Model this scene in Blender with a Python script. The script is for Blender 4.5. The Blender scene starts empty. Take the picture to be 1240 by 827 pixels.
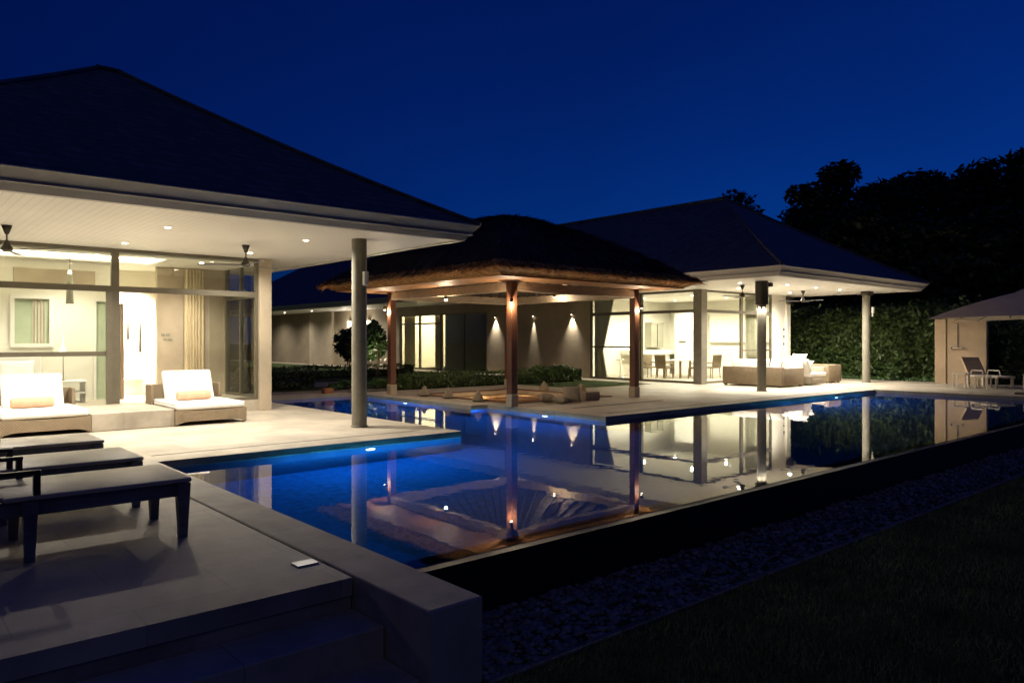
import bpy, bmesh, math, random
import numpy as np
from mathutils import Vector, Matrix
random.seed(7); rng = np.random.default_rng(7)
S = bpy.context.scene
COL = S.collection
R = math.radians

# ------------------------------------------------------------------ materials
def mat(name, col, rough=0.6, var=0.12, nscale=3.0, bump=0.0, bscale=40.0, metal=0.0, spec=0.5, col2=None, build=None):
    m = bpy.data.materials.new(name); m.use_nodes = True
    nt = m.node_tree; N = nt.nodes; L = nt.links
    b = N['Principled BSDF']
    b.inputs['Roughness'].default_value = rough
    b.inputs['Metallic'].default_value = metal
    b.inputs['Specular IOR Level'].default_value = spec
    tc = N.new('ShaderNodeTexCoord')
    ns = N.new('ShaderNodeTexNoise'); ns.inputs['Scale'].default_value = nscale
    ns.inputs['Detail'].default_value = 6; ns.inputs['Roughness'].default_value = 0.6
    L.new(tc.outputs['Object'], ns.inputs['Vector'])
    mx = N.new('ShaderNodeMix'); mx.data_type = 'RGBA'
    c2 = col2 if col2 else tuple(max(0, c*(1-2*var)) for c in col)
    c1 = col if col2 else tuple(min(1, c*(1+var)) for c in col)
    mx.inputs[6].default_value = (*c1, 1); mx.inputs[7].default_value = (*c2, 1)
    rp = N.new('ShaderNodeMapRange'); rp.inputs[1].default_value = 0.3; rp.inputs[2].default_value = 0.7
    L.new(ns.outputs['Fac'], rp.inputs[0]); L.new(rp.outputs[0], mx.inputs[0])
    L.new(mx.outputs[2], b.inputs['Base Color'])
    if bump:
        nb = N.new('ShaderNodeTexNoise'); nb.inputs['Scale'].default_value = bscale; nb.inputs['Detail'].default_value = 5
        L.new(tc.outputs['Object'], nb.inputs['Vector'])
        bp = N.new('ShaderNodeBump'); bp.inputs['Strength'].default_value = bump; bp.inputs['Distance'].default_value = 0.02
        L.new(nb.outputs['Fac'], bp.inputs['Height']); L.new(bp.outputs['Normal'], b.inputs['Normal'])
    if build: build(m, nt, N, L, b, tc, mx)
    return m

def add_bump(nt, b, height_socket, strength=0.5, dist=0.02):
    bp = nt.nodes.new('ShaderNodeBump'); bp.inputs['Strength'].default_value = strength; bp.inputs['Distance'].default_value = dist
    nt.links.new(height_socket, bp.inputs['Height'])
    nt.links.new(bp.outputs['Normal'], b.inputs['Normal'])
    return bp

def darken(nt, b, mx, fac_socket, col):
    m2 = nt.nodes.new('ShaderNodeMix'); m2.data_type = 'RGBA'
    nt.links.new(fac_socket, m2.inputs[0]); nt.links.new(mx.outputs[2], m2.inputs[6])
    m2.inputs[7].default_value = (*col, 1)
    nt.links.new(m2.outputs[2], b.inputs['Base Color'])
    return m2

def stone_nodes(bw, bh, joint):
    def f(m, nt, N, L, b, tc, mx):
        br = N.new('ShaderNodeTexBrick'); br.offset = 0.5
        br.inputs['Scale'].default_value = 1.0; br.inputs['Brick Width'].default_value = bw; br.inputs['Row Height'].default_value = bh
        br.inputs['Mortar Size'].default_value = 0.006; br.inputs['Mortar Smooth'].default_value = 0.1
        br.inputs['Color1'].default_value = (1, 1, 1, 1); br.inputs['Color2'].default_value = (.86, .86, .86, 1); br.inputs['Mortar'].default_value = (joint,)*3+(1,)
        L.new(tc.outputs['Object'], br.inputs['Vector'])
        # worn blotches at two scales
        n2 = N.new('ShaderNodeTexNoise'); n2.inputs['Scale'].default_value = .7; n2.inputs['Detail'].default_value = 8; n2.inputs['Roughness'].default_value = .7
        L.new(tc.outputs['Object'], n2.inputs['Vector'])
        r2 = N.new('ShaderNodeMapRange'); r2.inputs[1].default_value = .35; r2.inputs[2].default_value = .7; r2.inputs[3].default_value = 1.0; r2.inputs[4].default_value = .60
        L.new(n2.outputs['Fac'], r2.inputs[0])
        m1 = N.new('ShaderNodeMix'); m1.data_type = 'RGBA'; m1.blend_type = 'MULTIPLY'; m1.inputs[0].default_value = 1
        L.new(mx.outputs[2], m1.inputs[6]); L.new(br.outputs['Color'], m1.inputs[7])
        m2 = N.new('ShaderNodeMix'); m2.data_type = 'RGBA'; m2.blend_type = 'MULTIPLY'; m2.inputs[0].default_value = 1
        L.new(m1.outputs[2], m2.inputs[6]); L.new(r2.outputs[0], m2.inputs[7])
        L.new(m2.outputs[2], b.inputs['Base Color'])
        nb = N.new('ShaderNodeTexNoise'); nb.inputs['Scale'].default_value = 60; nb.inputs['Detail'].default_value = 4
        L.new(tc.outputs['Object'], nb.inputs['Vector'])
        add_bump(nt, b, nb.outputs['Fac'], .25, .01)
    return f

def groove_nodes(axis, pitch, depthcol, width=0.06):
    def f(m, nt, N, L, b, tc, mx):
        sx = N.new('ShaderNodeSeparateXYZ'); L.new(tc.outputs['Object'], sx.inputs[0])
        mo = N.new('ShaderNodeMath'); mo.operation = 'FRACT'
        dv = N.new('ShaderNodeMath'); dv.operation = 'DIVIDE'; dv.inputs[1].default_value = pitch
        L.new(sx.outputs[axis], dv.inputs[0]); L.new(dv.outputs[0], mo.inputs[0])
        lt = N.new('ShaderNodeMath'); lt.operation = 'LESS_THAN'; lt.inputs[1].default_value = width
        L.new(mo.outputs[0], lt.inputs[0])
        darken(nt, b, mx, lt.outputs[0], depthcol)
        iv = N.new('ShaderNodeMath'); iv.operation = 'SUBTRACT'; iv.inputs[0].default_value = 1; L.new(lt.outputs[0], iv.inputs[1])
        add_bump(nt, b, iv.outputs[0], .6, .01)
    return f

def wicker_nodes(m, nt, N, L, b, tc, mx):
    w1 = N.new('ShaderNodeTexWave'); w1.wave_type = 'BANDS'; w1.bands_direction = 'Z'; w1.inputs['Scale'].default_value = 22; w1.inputs['Distortion'].default_value = 1.0
    w2 = N.new('ShaderNodeTexWave'); w2.wave_type = 'BANDS'; w2.bands_direction = 'DIAGONAL'; w2.inputs['Scale'].default_value = 14; w2.inputs['Distortion'].default_value = 1.0
    L.new(tc.outputs['Object'], w1.inputs['Vector']); L.new(tc.outputs['Object'], w2.inputs['Vector'])
    mm = N.new('ShaderNodeMath'); mm.operation = 'MULTIPLY'; L.new(w1.outputs['Fac'], mm.inputs[0]); L.new(w2.outputs['Fac'], mm.inputs[1])
    iv = N.new('ShaderNodeMapRange'); iv.inputs[1].default_value = 0.0; iv.inputs[2].default_value = .35; iv.inputs[3].default_value = .75; iv.inputs[4].default_value = 0
    L.new(mm.outputs[0], iv.inputs[0])
    darken(nt, b, mx, iv.outputs[0], (.09, .065, .04))
    add_bump(nt, b, mm.outputs[0], .8, .01)

def tile_nodes(sz, groutcol):
    def f(m, nt, N, L, b, tc, mx):
        # three-axis tile grid, so every wall of the basin is tiled
        sx = N.new('ShaderNodeSeparateXYZ'); L.new(tc.outputs['Object'], sx.inputs[0])
        prev = None
        for a in range(3):
            dv = N.new('ShaderNodeMath'); dv.operation = 'DIVIDE'; dv.inputs[1].default_value = sz; L.new(sx.outputs[a], dv.inputs[0])
            ad = N.new('ShaderNodeMath'); ad.operation = 'ADD'; ad.inputs[1].default_value = .43; L.new(dv.outputs[0], ad.inputs[0])
            fr = N.new('ShaderNodeMath'); fr.operation = 'FRACT'; L.new(ad.outputs[0], fr.inputs[0])
            lt = N.new('ShaderNodeMath'); lt.operation = 'LESS_THAN'; lt.inputs[1].default_value = .06; L.new(fr.outputs[0], lt.inputs[0])
            if prev:
                mm = N.new('ShaderNodeMath'); mm.operation = 'MAXIMUM'; L.new(prev, mm.inputs[0]); L.new(lt.outputs[0], mm.inputs[1]); prev = mm.outputs[0]
            else: prev = lt.outputs[0]
        darken(nt, b, mx, prev, groutcol)
    return f

def slate_nodes(m, nt, N, L, b, tc, mx):
    sx = N.new('ShaderNodeSeparateXYZ'); L.new(tc.outputs['Object'], sx.inputs[0])
    ad = N.new('ShaderNodeMath'); ad.operation = 'ADD'; L.new(sx.outputs[0], ad.inputs[0]); L.new(sx.outputs[1], ad.inputs[1])
    cb = N.new('ShaderNodeCombineXYZ'); L.new(ad.outputs[0], cb.inputs[0]); L.new(sx.outputs[2], cb.inputs[1])
    br = N.new('ShaderNodeTexBrick'); br.offset = .5; br.inputs['Scale'].default_value = 1; br.inputs['Brick Width'].default_value = .30; br.inputs['Row Height'].default_value = .13
    br.inputs['Mortar Size'].default_value = .012; br.inputs['Mortar Smooth'].default_value = .3
    br.inputs['Color1'].default_value = (1.1, 1.1, 1.1, 1); br.inputs['Color2'].default_value = (.8, .8, .8, 1); br.inputs['Mortar'].default_value = (.5, .5, .5, 1)
    L.new(cb.outputs[0], br.inputs['Vector'])
    m1 = N.new('ShaderNodeMix'); m1.data_type = 'RGBA'; m1.blend_type = 'MULTIPLY'; m1.inputs[0].default_value = 1
    L.new(mx.outputs[2], m1.inputs[6]); L.new(br.outputs['Color'], m1.inputs[7]); L.new(m1.outputs[2], b.inputs['Base Color'])
    dv = N.new('ShaderNodeMath'); dv.operation = 'DIVIDE'; dv.inputs[1].default_value = .13; L.new(sx.outputs[2], dv.inputs[0])
    fr = N.new('ShaderNodeMath'); fr.operation = 'FRACT'; L.new(dv.outputs[0], fr.inputs[0])
    add_bump(nt, b, fr.outputs[0], .4, .02)

def wood_nodes(axis):
    def f(m, nt, N, L, b, tc, mx):
        mp = N.new('ShaderNodeMapping'); sc = [14, 14, 14]; sc[axis] = .8
        mp.inputs['Scale'].default_value = sc
        L.new(tc.outputs['Object'], mp.inputs[0])
        n = N.new('ShaderNodeTexNoise'); n.inputs['Scale'].default_value = 2.5; n.inputs['Detail'].default_value = 6
        L.new(mp.outputs[0], n.inputs['Vector'])
        r = N.new('ShaderNodeMapRange'); r.inputs[1].default_value = .35; r.inputs[2].default_value = .65; r.inputs[3].default_value = 0; r.inputs[4].default_value = .6
        L.new(n.outputs['Fac'], r.inputs[0])
        c = mx.inputs[6].default_value
        darken(nt, b, mx, r.outputs[0], (c[0]*.4, c[1]*.4, c[2]*.4))
        add_bump(nt, b, n.outputs['Fac'], .3, .01)
    return f

M = {}
M['deck'] = mat('sandstone_deck', (.52, .46, .37), .55, .10, 1.6, build=stone_nodes(1.2, .6, .70))
M['kerb'] = mat('kerb_concrete', (.50, .45, .38), .65, .14, 2.2, build=stone_nodes(1.6, 3.0, .7))
M['rough_stone'] = mat('rough_concrete', (.30, .27, .23), .8, .2, 2.5, bump=.5, bscale=18)
M['soffit'] = mat('white_boarded_soffit', (.82, .80, .76), .5, .02, 1.5, build=groove_nodes(0, .115, (.62, .60, .55), .06))
M['white'] = mat('white_paint', (.80, .78, .73), .45, .02, 3)
M['fascia'] = mat('painted_fascia', (.60, .585, .565), .45, .05, 1.2, bump=.05, bscale=8)
M['roof'] = mat('slate_roof', (.13, .135, .135), .6, .2, 4, build=slate_nodes)
M['column'] = mat('textured_column_render', (.215, .20, .155), .7, .08, 5, bump=.15, bscale=50)
M['plaster'] = mat('beige_plaster', (.50, .42, .31), .75, .08, 1.4, bump=.12, bscale=30)
M['taupe'] = mat('taupe_plaster', (.33, .27, .19), .8, .10, 1.2, bump=.12, bscale=30)
M['cream'] = mat('cream_wall_paint', (.81, .785, .69), .6, .03, 1.0)
M['frame'] = mat('bronze_aluminium', (.17, .15, .11), .4, .06, 6, metal=.25)
M['darkmetal'] = mat('dark_bronze_metal', (.06, .05, .038), .4, .1, 6, metal=.4)
M['chrome'] = mat('chrome', (.8, .78, .72), .12, .02, 5, metal=1.0)
M['tile'] = mat('deep_blue_mosaic', (.010, .065, .25), .75, .25, 9, spec=.15, build=tile_nodes(.05, (.012, .035, .10)))
M['darktile'] = mat('dark_slate_tile', (.018, .018, .02), .35, .2, 5, build=tile_nodes(.3, (.01, .01, .01)))
M['redwood'] = mat('red_hardwood', (.21, .085, .045), .45, .12, 4, build=wood_nodes(2))
M['palewood'] = mat('pale_timber', (.58, .46, .33), .55, .10, 4, build=wood_nodes(0))
M['rafter'] = mat('bamboo_lining', (.46, .22, .085), .6, .12, 4, build=groove_nodes(0, .07, (.2, .08, .03), .14))
M['gzceil'] = mat('grey_bamboo_ceiling', (.22, .18, .15), .7, .12, 4, build=groove_nodes(0, .07, (.1, .08, .06), .14))
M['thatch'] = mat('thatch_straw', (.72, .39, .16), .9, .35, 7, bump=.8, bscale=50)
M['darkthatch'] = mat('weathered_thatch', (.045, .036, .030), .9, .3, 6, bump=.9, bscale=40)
M['wicker'] = mat('woven_wicker', (.36, .27, .165), .6, .12, 5, build=wicker_nodes)
M['palewicker'] = mat('pale_wicker', (.58, .50, .38), .6, .1, 5, build=wicker_nodes)
M['fabric'] = mat('white_canvas', (.80, .77, .71), .85, .03, 3, bump=.12, bscale=14)
M['sheet'] = mat('white_cotton', (.80, .78, .74), .9, .03, 3, bump=.55, bscale=7)
M['peach'] = mat('peach_fabric', (.66, .40, .26), .9, .08, 8, bump=.1, bscale=60)
M['beigefab'] = mat('beige_cotton', (.30, .25, .18), .9, .1, 6, bump=.15, bscale=30)
M['sling'] = mat('taupe_sling_fabric', (.50, .45, .36), .45, .16, 2.5, bump=.06, bscale=90)
M['lounge'] = mat('dark_teak', (.17, .175, .19), .5, .2, 5, build=wood_nodes(0))
M['curtain'] = mat('cream_curtain', (.66, .57, .38), .9, .06, 2)
M['greycurtain'] = mat('sheer_grey_curtain', (.50, .47, .38), .9, .06, 2)
M['canvas'] = mat('umbrella_canvas', (.68, .62, .53), .85, .06, 3, bump=.1, bscale=20)
def translucent(m, nt, N, L, b, tc, mx):
    t = N.new('ShaderNodeBsdfTranslucent'); L.new(mx.outputs[2], t.inputs[0])
    ms = N.new('ShaderNodeMixShader'); ms.inputs[0].default_value = .4
    L.new(b.outputs[0], ms.inputs[1]); L.new(t.outputs[0], ms.inputs[2])
    L.new(ms.outputs[0], [n for n in N if n.type == 'OUTPUT_MATERIAL'][0].inputs[0])
M['parasol'] = mat('parasol_canvas', (.80, .72, .60), .85, .04, 3, build=translucent)
M['tan'] = mat('tan_plaster', (.56, .42, .28), .75, .08, 1.4, bump=.12, bscale=30)
M['grass'] = mat('lawn', (.06, .085, .03), .95, .3, 2.5, bump=1.0, bscale=60, spec=.1)
M['blade'] = mat('grass_blade', (.20, .25, .10), .8, .3, 1.5, spec=.2)
M['soil'] = mat('gravel_path', (.30, .26, .20), .9, .2, 8, bump=.6, bscale=60)
M['pebble'] = mat('river_pebble', (.23, .23, .24), .7, .4, 9)
M['leaf'] = mat('hedge_leaf', (.060, .110, .030), .45, .3, .9, col2=(.105, .16, .048))
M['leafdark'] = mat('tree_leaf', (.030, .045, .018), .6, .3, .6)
M['leafbright'] = mat('shrub_leaf', (.065, .13, .035), .45, .3, 3.0)
M['bark'] = mat('bark', (.09, .065, .045), .9, .3, 6, bump=.8, bscale=20)
M['flower'] = mat('white_petal', (.75, .72, .66), .7, .05, 5)
M['black'] = mat('black_slot', (.012, .011, .010), .7, .1, 5)
M['ceramic'] = mat('ceramic', (.62, .60, .55), .3, .05, 5)
M['oven'] = mat('grey_cabinet', (.33, .32, .25), .35, .05, 3)
M['brownpanel'] = mat('brown_laminate', (.24, .17, .11), .5, .1, 4)
M['terracotta'] = mat('terracotta', (.34, .13, .06), .8, .15, 6, bump=.2)
M['pit'] = mat('orange_cushion_fabric', (.60, .40, .21), .9, .15, 5, bump=.2, bscale=20)
M['bluepanel'] = mat('green_glass_panel', (.45, .52, .38), .3, .05, 3)

def emis(name, col, st):
    m = bpy.data.materials.new(name); m.use_nodes = True
    N = m.node_tree.nodes; N.clear()
    e = N.new('ShaderNodeEmission'); e.inputs[0].default_value = (*col, 1); e.inputs[1].default_value = st
    o = N.new('ShaderNodeOutputMaterial'); m.node_tree.links.new(e.outputs[0], o.inputs[0])
    return m
WARM = (1.0, .905, .75)
M['bulb'] = emis('lit_downlight', (1, .86, .62), 14)
M['dimbulb'] = emis('lit_small_bulb', (1, .84, .6), 5)
M['cove'] = emis('lit_cove_strip', (1, .86, .60), 8)
M['poolbulb'] = emis('lit_pool_lamp', (.55, .82, 1.0), 5)
M['lantern'] = emis('lit_lantern_glass', (1, .82, .5), 3.0)
M['softglow'] = emis('lit_lamp_glass', (1, .86, .6), .7)
M['brightbulb'] = emis('lit_bare_bulb', (1, .85, .62), 160)

def glass_mat():
    m = bpy.data.materials.new('window_glass'); m.use_nodes = True
    nt = m.node_tree; N = nt.nodes; L = nt.links; N.clear()
    t = N.new('ShaderNodeBsdfTransparent'); t.inputs[0].default_value = (.93, .95, .92, 1)
    g = N.new('ShaderNodeBsdfGlossy'); g.inputs['Roughness'].default_value = 0.0; g.inputs[0].default_value = (1, 1, 1, 1)
    f = N.new('ShaderNodeLayerWeight'); f.inputs[0].default_value = .5
    pw = N.new('ShaderNodeMath'); pw.operation = 'POWER'; pw.inputs[1].default_value = 5; L.new(f.outputs['Facing'], pw.inputs[0])
    mu = N.new('ShaderNodeMath'); mu.operation = 'MULTIPLY_ADD'; mu.inputs[1].default_value = .8; mu.inputs[2].default_value = .045; mu.use_clamp = True
    L.new(pw.outputs[0], mu.inputs[0])
    mx = N.new('ShaderNodeMixShader'); o = N.new('ShaderNodeOutputMaterial')
    L.new(mu.outputs[0], mx.inputs[0]); L.new(t.outputs[0], mx.inputs[1]); L.new(g.outputs[0], mx.inputs[2]); L.new(mx.outputs[0], o.inputs[0])
    return m
M['glass'] = glass_mat()

def water_mat(name='pool_water', wob=.016):
    m = bpy.data.materials.new(name); m.use_nodes = True
    nt = m.node_tree; N = nt.nodes; L = nt.links
    b = N['Principled BSDF']; b.inputs['Base Color'].default_value = (.80, .93, 1, 1); b.inputs['Roughness'].default_value = 0
    b.inputs['IOR'].default_value = 1.33; b.inputs['Transmission Weight'].default_value = 1
    tc = N.new('ShaderNodeTexCoord'); n = N.new('ShaderNodeTexNoise'); n.inputs['Scale'].default_value = 3.2; n.inputs['Detail'].default_value = 2
    L.new(tc.outputs['Object'], n.inputs['Vector'])
    bp = add_bump(nt, b, n.outputs['Fac'], wob, .05)
    return m
M['water'] = water_mat()
M['gravel'] = mat('grey_gravel', (.17, .17, .18), .85, .3, 9, bump=.9, bscale=45, spec=.2)

# ------------------------------------------------------------------ mesh builder
ORI = {}
class MB:
    def __init__(s): s.bm = bmesh.new()
    def box(s, x0, x1, y0, y1, z0, z1, bev=0.0, seg=2, rot=None):
        mtx = Matrix.Translation(((x0+x1)/2, (y0+y1)/2, (z0+z1)/2)) @ (rot.to_4x4() if rot else Matrix.Identity(4)) @ Matrix.Diagonal((abs(x1-x0), abs(y1-y0), abs(z1-z0), 1))
        g = bmesh.ops.create_cube(s.bm, size=1, matrix=mtx)
        if bev:
            es = list({e for v in g['verts'] for e in v.link_edges})
            bmesh.ops.bevel(s.bm, geom=es, offset=bev, segments=seg, profile=.5, affect='EDGES')
        return s
    def cyl(s, p0, p1, r0, r1=None, seg=20):
        p0 = Vector(p0); p1 = Vector(p1); r1 = r0 if r1 is None else r1
        d = p1-p0; q = d.to_track_quat('Z', 'Y').to_matrix()
        a = []; b = []
        for i in range(seg):
            t = 2*math.pi*i/seg; u = q @ Vector((math.cos(t), math.sin(t), 0))
            a.append(s.bm.verts.new(p0+u*r0)); b.append(s.bm.verts.new(p1+u*r1))
        for i in range(seg):
            j = (i+1) % seg; s.bm.faces.new((a[i], a[j], b[j], b[i]))
        s.bm.faces.new(a[::-1]); s.bm.faces.new(b)
        return s
    def tube(s, pts, r, seg=10):
        for a, b in zip(pts[:-1], pts[1:]): s.cyl(a, b, r, r, seg)
        return s
    def lathe(s, prof, c=(0, 0, 0), seg=24):
        c = Vector(c); rings = []
        for r, z in prof:
            rings.append([s.bm.verts.new(c+Vector((max(r, 1e-4)*math.cos(2*math.pi*i/seg), max(r, 1e-4)*math.sin(2*math.pi*i/seg), z))) for i in range(seg)])
        for a, b in zip(rings[:-1], rings[1:]):
            for i in range(seg):
                j = (i+1) % seg; s.bm.faces.new((a[i], a[j], b[j], b[i]))
        s.bm.faces.new(rings[0][::-1]); s.bm.faces.new(rings[-1])
        return s
    def mesh(s, vs, fs):
        V = [s.bm.verts.new(v) for v in vs]
        for f in fs: s.bm.faces.new([V[i] for i in f])
        return s
    def pillow(s, w, d, h, mtx=None, n=12, p=3.0):
        mtx = mtx or Matrix.Identity(4); top = {}; bot = {}
        for i in range(n+1):
            for j in range(n+1):
                u = -1+2*i/n; v = -1+2*j/n
                t = max(0, (1-abs(u)**p)*(1-abs(v)**p))**.5
                pin = 1-.07*(1-abs(u)**2)*abs(v)**2; pin2 = 1-.07*(1-abs(v)**2)*abs(u)**2
                x = u*w/2*pin2; y = v*d/2*pin
                z = h/2*t*(1+.05*math.sin(5*u+3*v))
                top[i, j] = s.bm.verts.new(mtx @ Vector((x, y, z)))
                bot[i, j] = top[i, j] if (i in (0, n) or j in (0, n)) else s.bm.verts.new(mtx @ Vector((x, y, -z)))
        for i in range(n):
            for j in range(n):
                s.bm.faces.new((top[i, j], top[i+1, j], top[i+1, j+1], top[i, j+1]))
                q = (bot[i, j], bot[i, j+1], bot[i+1, j+1], bot[i+1, j])
                s.bm.faces.new(q)
        return s
    def build(s, name, m, parent=None, smooth=None):
        me = bpy.data.meshes.new(name)
        o = bpy.data.objects.new(name, me)
        bmesh.ops.recalc_face_normals(s.bm, faces=s.bm.faces[:])
        if parent is not None:
            o.parent = parent; og = ORI.get(parent.name, Vector((0, 0, 0)))
            bmesh.ops.translate(s.bm, verts=s.bm.verts[:], vec=-og)
            ORI[o.name] = og
        s.bm.to_mesh(me); s.bm.free()
        if smooth:
            me.shade_smooth(); me.set_sharp_from_angle(angle=R(smooth))
        me.materials.append(m if not isinstance(m, str) else M[m])
        COL.objects.link(o)
        if parent is not None: ORI[o.name] = ORI.get(parent.name, Vector((0, 0, 0)))
        return o

def raw(name, verts, faces, m, parent=None):
    og = ORI.get(parent.name, Vector((0, 0, 0))) if parent is not None else Vector((0, 0, 0))
    me = bpy.data.meshes.new(name)
    me.from_pydata((np.asarray(verts)-np.array(og)).tolist(), [], faces)
    me.materials.append(M[m]); o = bpy.data.objects.new(name, me); COL.objects.link(o)
    if parent is not None: o.parent = parent; ORI[o.name] = og
    return o

def tag(o, label=None, cat=None, group=None, kind=None):
    if label: o['label'] = label
    if cat: o['category'] = cat
    if group: o['group'] = group
    if kind: o['kind'] = kind
    return o
def thing(name, loc, label, cat, group=None):
    o = bpy.data.objects.new(name, None); COL.objects.link(o); o.empty_display_size = .2
    o.location = loc; ORI[o.name] = Vector(loc)
    return tag(o, label, cat, group)
def struct(mb, name, m, label, cat='ground'):
    return tag(mb.build(name, m), label, cat, None, 'structure')
def dup(root, loc, rz=None, label=None, sc=None):
    def cp(o, par):
        c = o.copy(); COL.objects.link(c)
        if par is not None: c.parent = par
        for ch in list(o.children): cp(ch, c)
        return c
    r = cp(root, None); r.location = loc
    if rz is not None: r.rotation_euler.z = rz
    if sc is not None: r.scale = (sc,)*3 if not isinstance(sc, tuple) else sc
    if label: r['label'] = label
    return r
def place(o, loc, rz=0): o.location = loc; o.rotation_euler.z = rz; return o

# ------------------------------------------------------------------ lights
def point(name, loc, w, col=WARM, rad=.05):
    l = bpy.data.lights.new(name, 'POINT'); l.energy = w; l.color = col; l.shadow_soft_size = rad
    o = bpy.data.objects.new(name, l); o.location = loc; COL.objects.link(o); return o
def spot(name, loc, target, w, ang=140, blend=.8, col=WARM, rad=.05):
    l = bpy.data.lights.new(name, 'SPOT'); l.energy = w; l.color = col; l.shadow_soft_size = rad
    l.spot_size = R(ang); l.spot_blend = blend
    o = bpy.data.objects.new(name, l); o.location = loc
    o.rotation_euler = (Vector(target)-Vector(loc)).to_track_quat('-Z', 'Y').to_euler(); COL.objects.link(o); return o

EYE = 1.6
FWD = (math.cos(R(48.96)), math.sin(R(48.96))); RGT = (FWD[1], -FWD[0])

# ------------------------------------------------------------------ terrain and terraces
def flat(x0, x1, y0, y1, z): return [(x0, y0, z), (x1, y0, z), (x1, y1, z), (x0, y1, z)]
LAWN = -.53
g = MB(); g.mesh([(-300, -300, LAWN), (400, -300, LAWN), (400, 400, LAWN), (-300, 400, LAWN)], [(0, 1, 2, 3)])
# the ground sheet is cut away under the pool basin by building it as four sheets round it
g = MB()
for (a, b, c, d) in ((-300, 400, -300, 4.0), (-300, 2.6, 4.0, 20.8), (25.0, 400, 4.0, 20.8), (-300, 400, 20.8, 400)):
    g.mesh(flat(a, b, c, d, LAWN), [(0, 1, 2, 3)])
struct(g, 'ground', 'grass', 'dark lawn in front of the pool wall')

t = MB()
D0 = -.12
PX0, PX1, PY0, PY1 = 12.4, 15.9, 14.2, 18.2          # sunken seating pit
t.box(-9, 7.94, 10.47, 24, D0, 0)                    # terrace of the near pavilion
t.box(-9, 2.485, 4.5, 10.47, D0, 0)                  # lounger terrace
# gazebo platform round the pit
t.box(11.72, 17.8, 10.47, 14.2, D0, 0)
t.box(11.2, 12.4, 14.4, 20.3, D0, 0); t.box(11.72, 12.4, 14.2, 14.4, D0, 0)
t.box(15.9, 17.8, 14.2, 20.3, D0, 0); t.box(12.4, 15.9, 18.2, 20.3, D0, 0)
t.box(17.8, 30.9, 10.47, 17.2, D0, 0)                # far terrace
t.box(24.75, 30.9, 3.2, 10.47, D0, 0)                # end of the pool
t.box(21.8, 23.0, 17.2, 60, D0, 0)                   # walkway along the long wing
t.box(7.94, 11.2, 20.3, 20.8, D0, 0)                 # coping at the back of the inlet
struct(t, 'terrace', 'deck', 'pale sandstone terrace round the pool', 'terrace')
k = MB()                                             # terrace foundations, hidden behind the tile and steps
k.box(-9, 2.485, 4.52, 10.4, -1.7, D0-.002); k.box(24.95, 30.88, 3.22, 10.4, -1.7, D0-.002)
struct(k, 'terrace_base', 'rough_stone', 'rough concrete below the terrace edge', 'terrace')

k = MB(); k.box(2.515, 2.92, 3.63, 10.468, -.70, .002, bev=.012, seg=2)
struct(k, 'pool_kerb', 'kerb', 'wide stone kerb between the lounger terrace and the pool', 'kerb')
k = MB(); k.box(-9, 2.5, 4.11, 4.515, -.75, -.215, bev=.01); k.box(-9, 2.5, 3.70, 4.125, -.75, -.42, bev=.01)
struct(k, 'garden_steps', 'kerb', 'two stone steps leading down from the lounger terrace', 'steps')

# drain slots and deck joints: dark strips a few mm above the slabs
k = MB()
def strip(x0, x1, y0, y1, z=.004): k.box(x0, x1, y0, y1, z-.003, z)
strip(2.49, 2.512, 4.93, 10.4, .0045); strip(3.0, 7.45, 11.04, 11.058); strip(12.3, 24.6, 10.94, 10.955)
strip(12.6, 15.98, 12.24, 12.33); strip(12.0, 12.9, 13.25, 13.28)
struct(k, 'drain_slot', 'black', 'narrow dark drain slots in the terrace stone', 'drain')
k = MB(); k.box(2.30, 2.46, 4.93, 5.05, .001, .012, bev=.003)
tag(k.build('deck_plate', 'ceramic'), 'small pale metal plate set in the terrace by the end of the drain slot', 'plate')

# pool basin
p = MB(); ZB = -1.55
def wallx(x, y0, y1, s):  # wall whose pool face is at x, solid on the s side
    p.box(min(x, x+s*.2), max(x, x+s*.2), y0, y1, ZB, D0-.003)
def wally(y, x0, x1, s): p.box(x0, x1, min(y, y+s*.2), max(y, y+s*.2), ZB, D0-.003)
wallx(2.93, 4.85, 10.47, -1); wally(10.48, 2.73, 7.73, 1); wallx(7.93, 10.48, 20.3, -1); wally(20.31, 7.73, 11.4, 1)
wallx(11.21, 14.41, 20.31, 1); wally(14.41, 11.21, 11.93, 1); wallx(11.73, 10.48, 14.41, 1); wally(10.48, 11.93, 24.95, 1); wallx(24.76, 4.85, 10.48, 1)
p.box(2.73, 24.96, 4.66, 4.85, ZB, -.106)
p.box(2.5, 25.2, 4.5, 20.6, ZB-.1, ZB)
struct(p, 'pool_basin', 'tile', 'blue mosaic basin of the swimming pool', 'pool')
w = MB()
w.mesh([(2.92, 4.655, -.1), (24.752, 4.655, -.1), (24.752, 10.475, -.1), (11.725, 10.475, -.1), (11.725, 14.405, -.1), (11.205, 14.405, -.1), (11.205, 20.305, -.1), (7.935, 20.305, -.1), (7.935, 10.475, -.1), (2.92, 10.475, -.1)],
       [tuple(range(10))])
struct(w, 'pool_water', 'water', 'still mirror-like water of the long swimming pool', 'water')
k = MB(); k.box(2.921, 25.0, 4.55, 4.657, -.9, -.104)
struct(k, 'overflow_wall', 'darktile', 'dark tiled outer wall of the infinity edge', 'pool wall')
k = MB(); k.box(2.921, 25.6, 3.62, 4.55, -.70, -.555)
k.box(2.921, 25.6, 3.55, 3.615, -.72, -.515)
struct(k, 'overflow_channel', 'gravel', 'stone channel below the infinity edge', 'channel')
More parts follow.
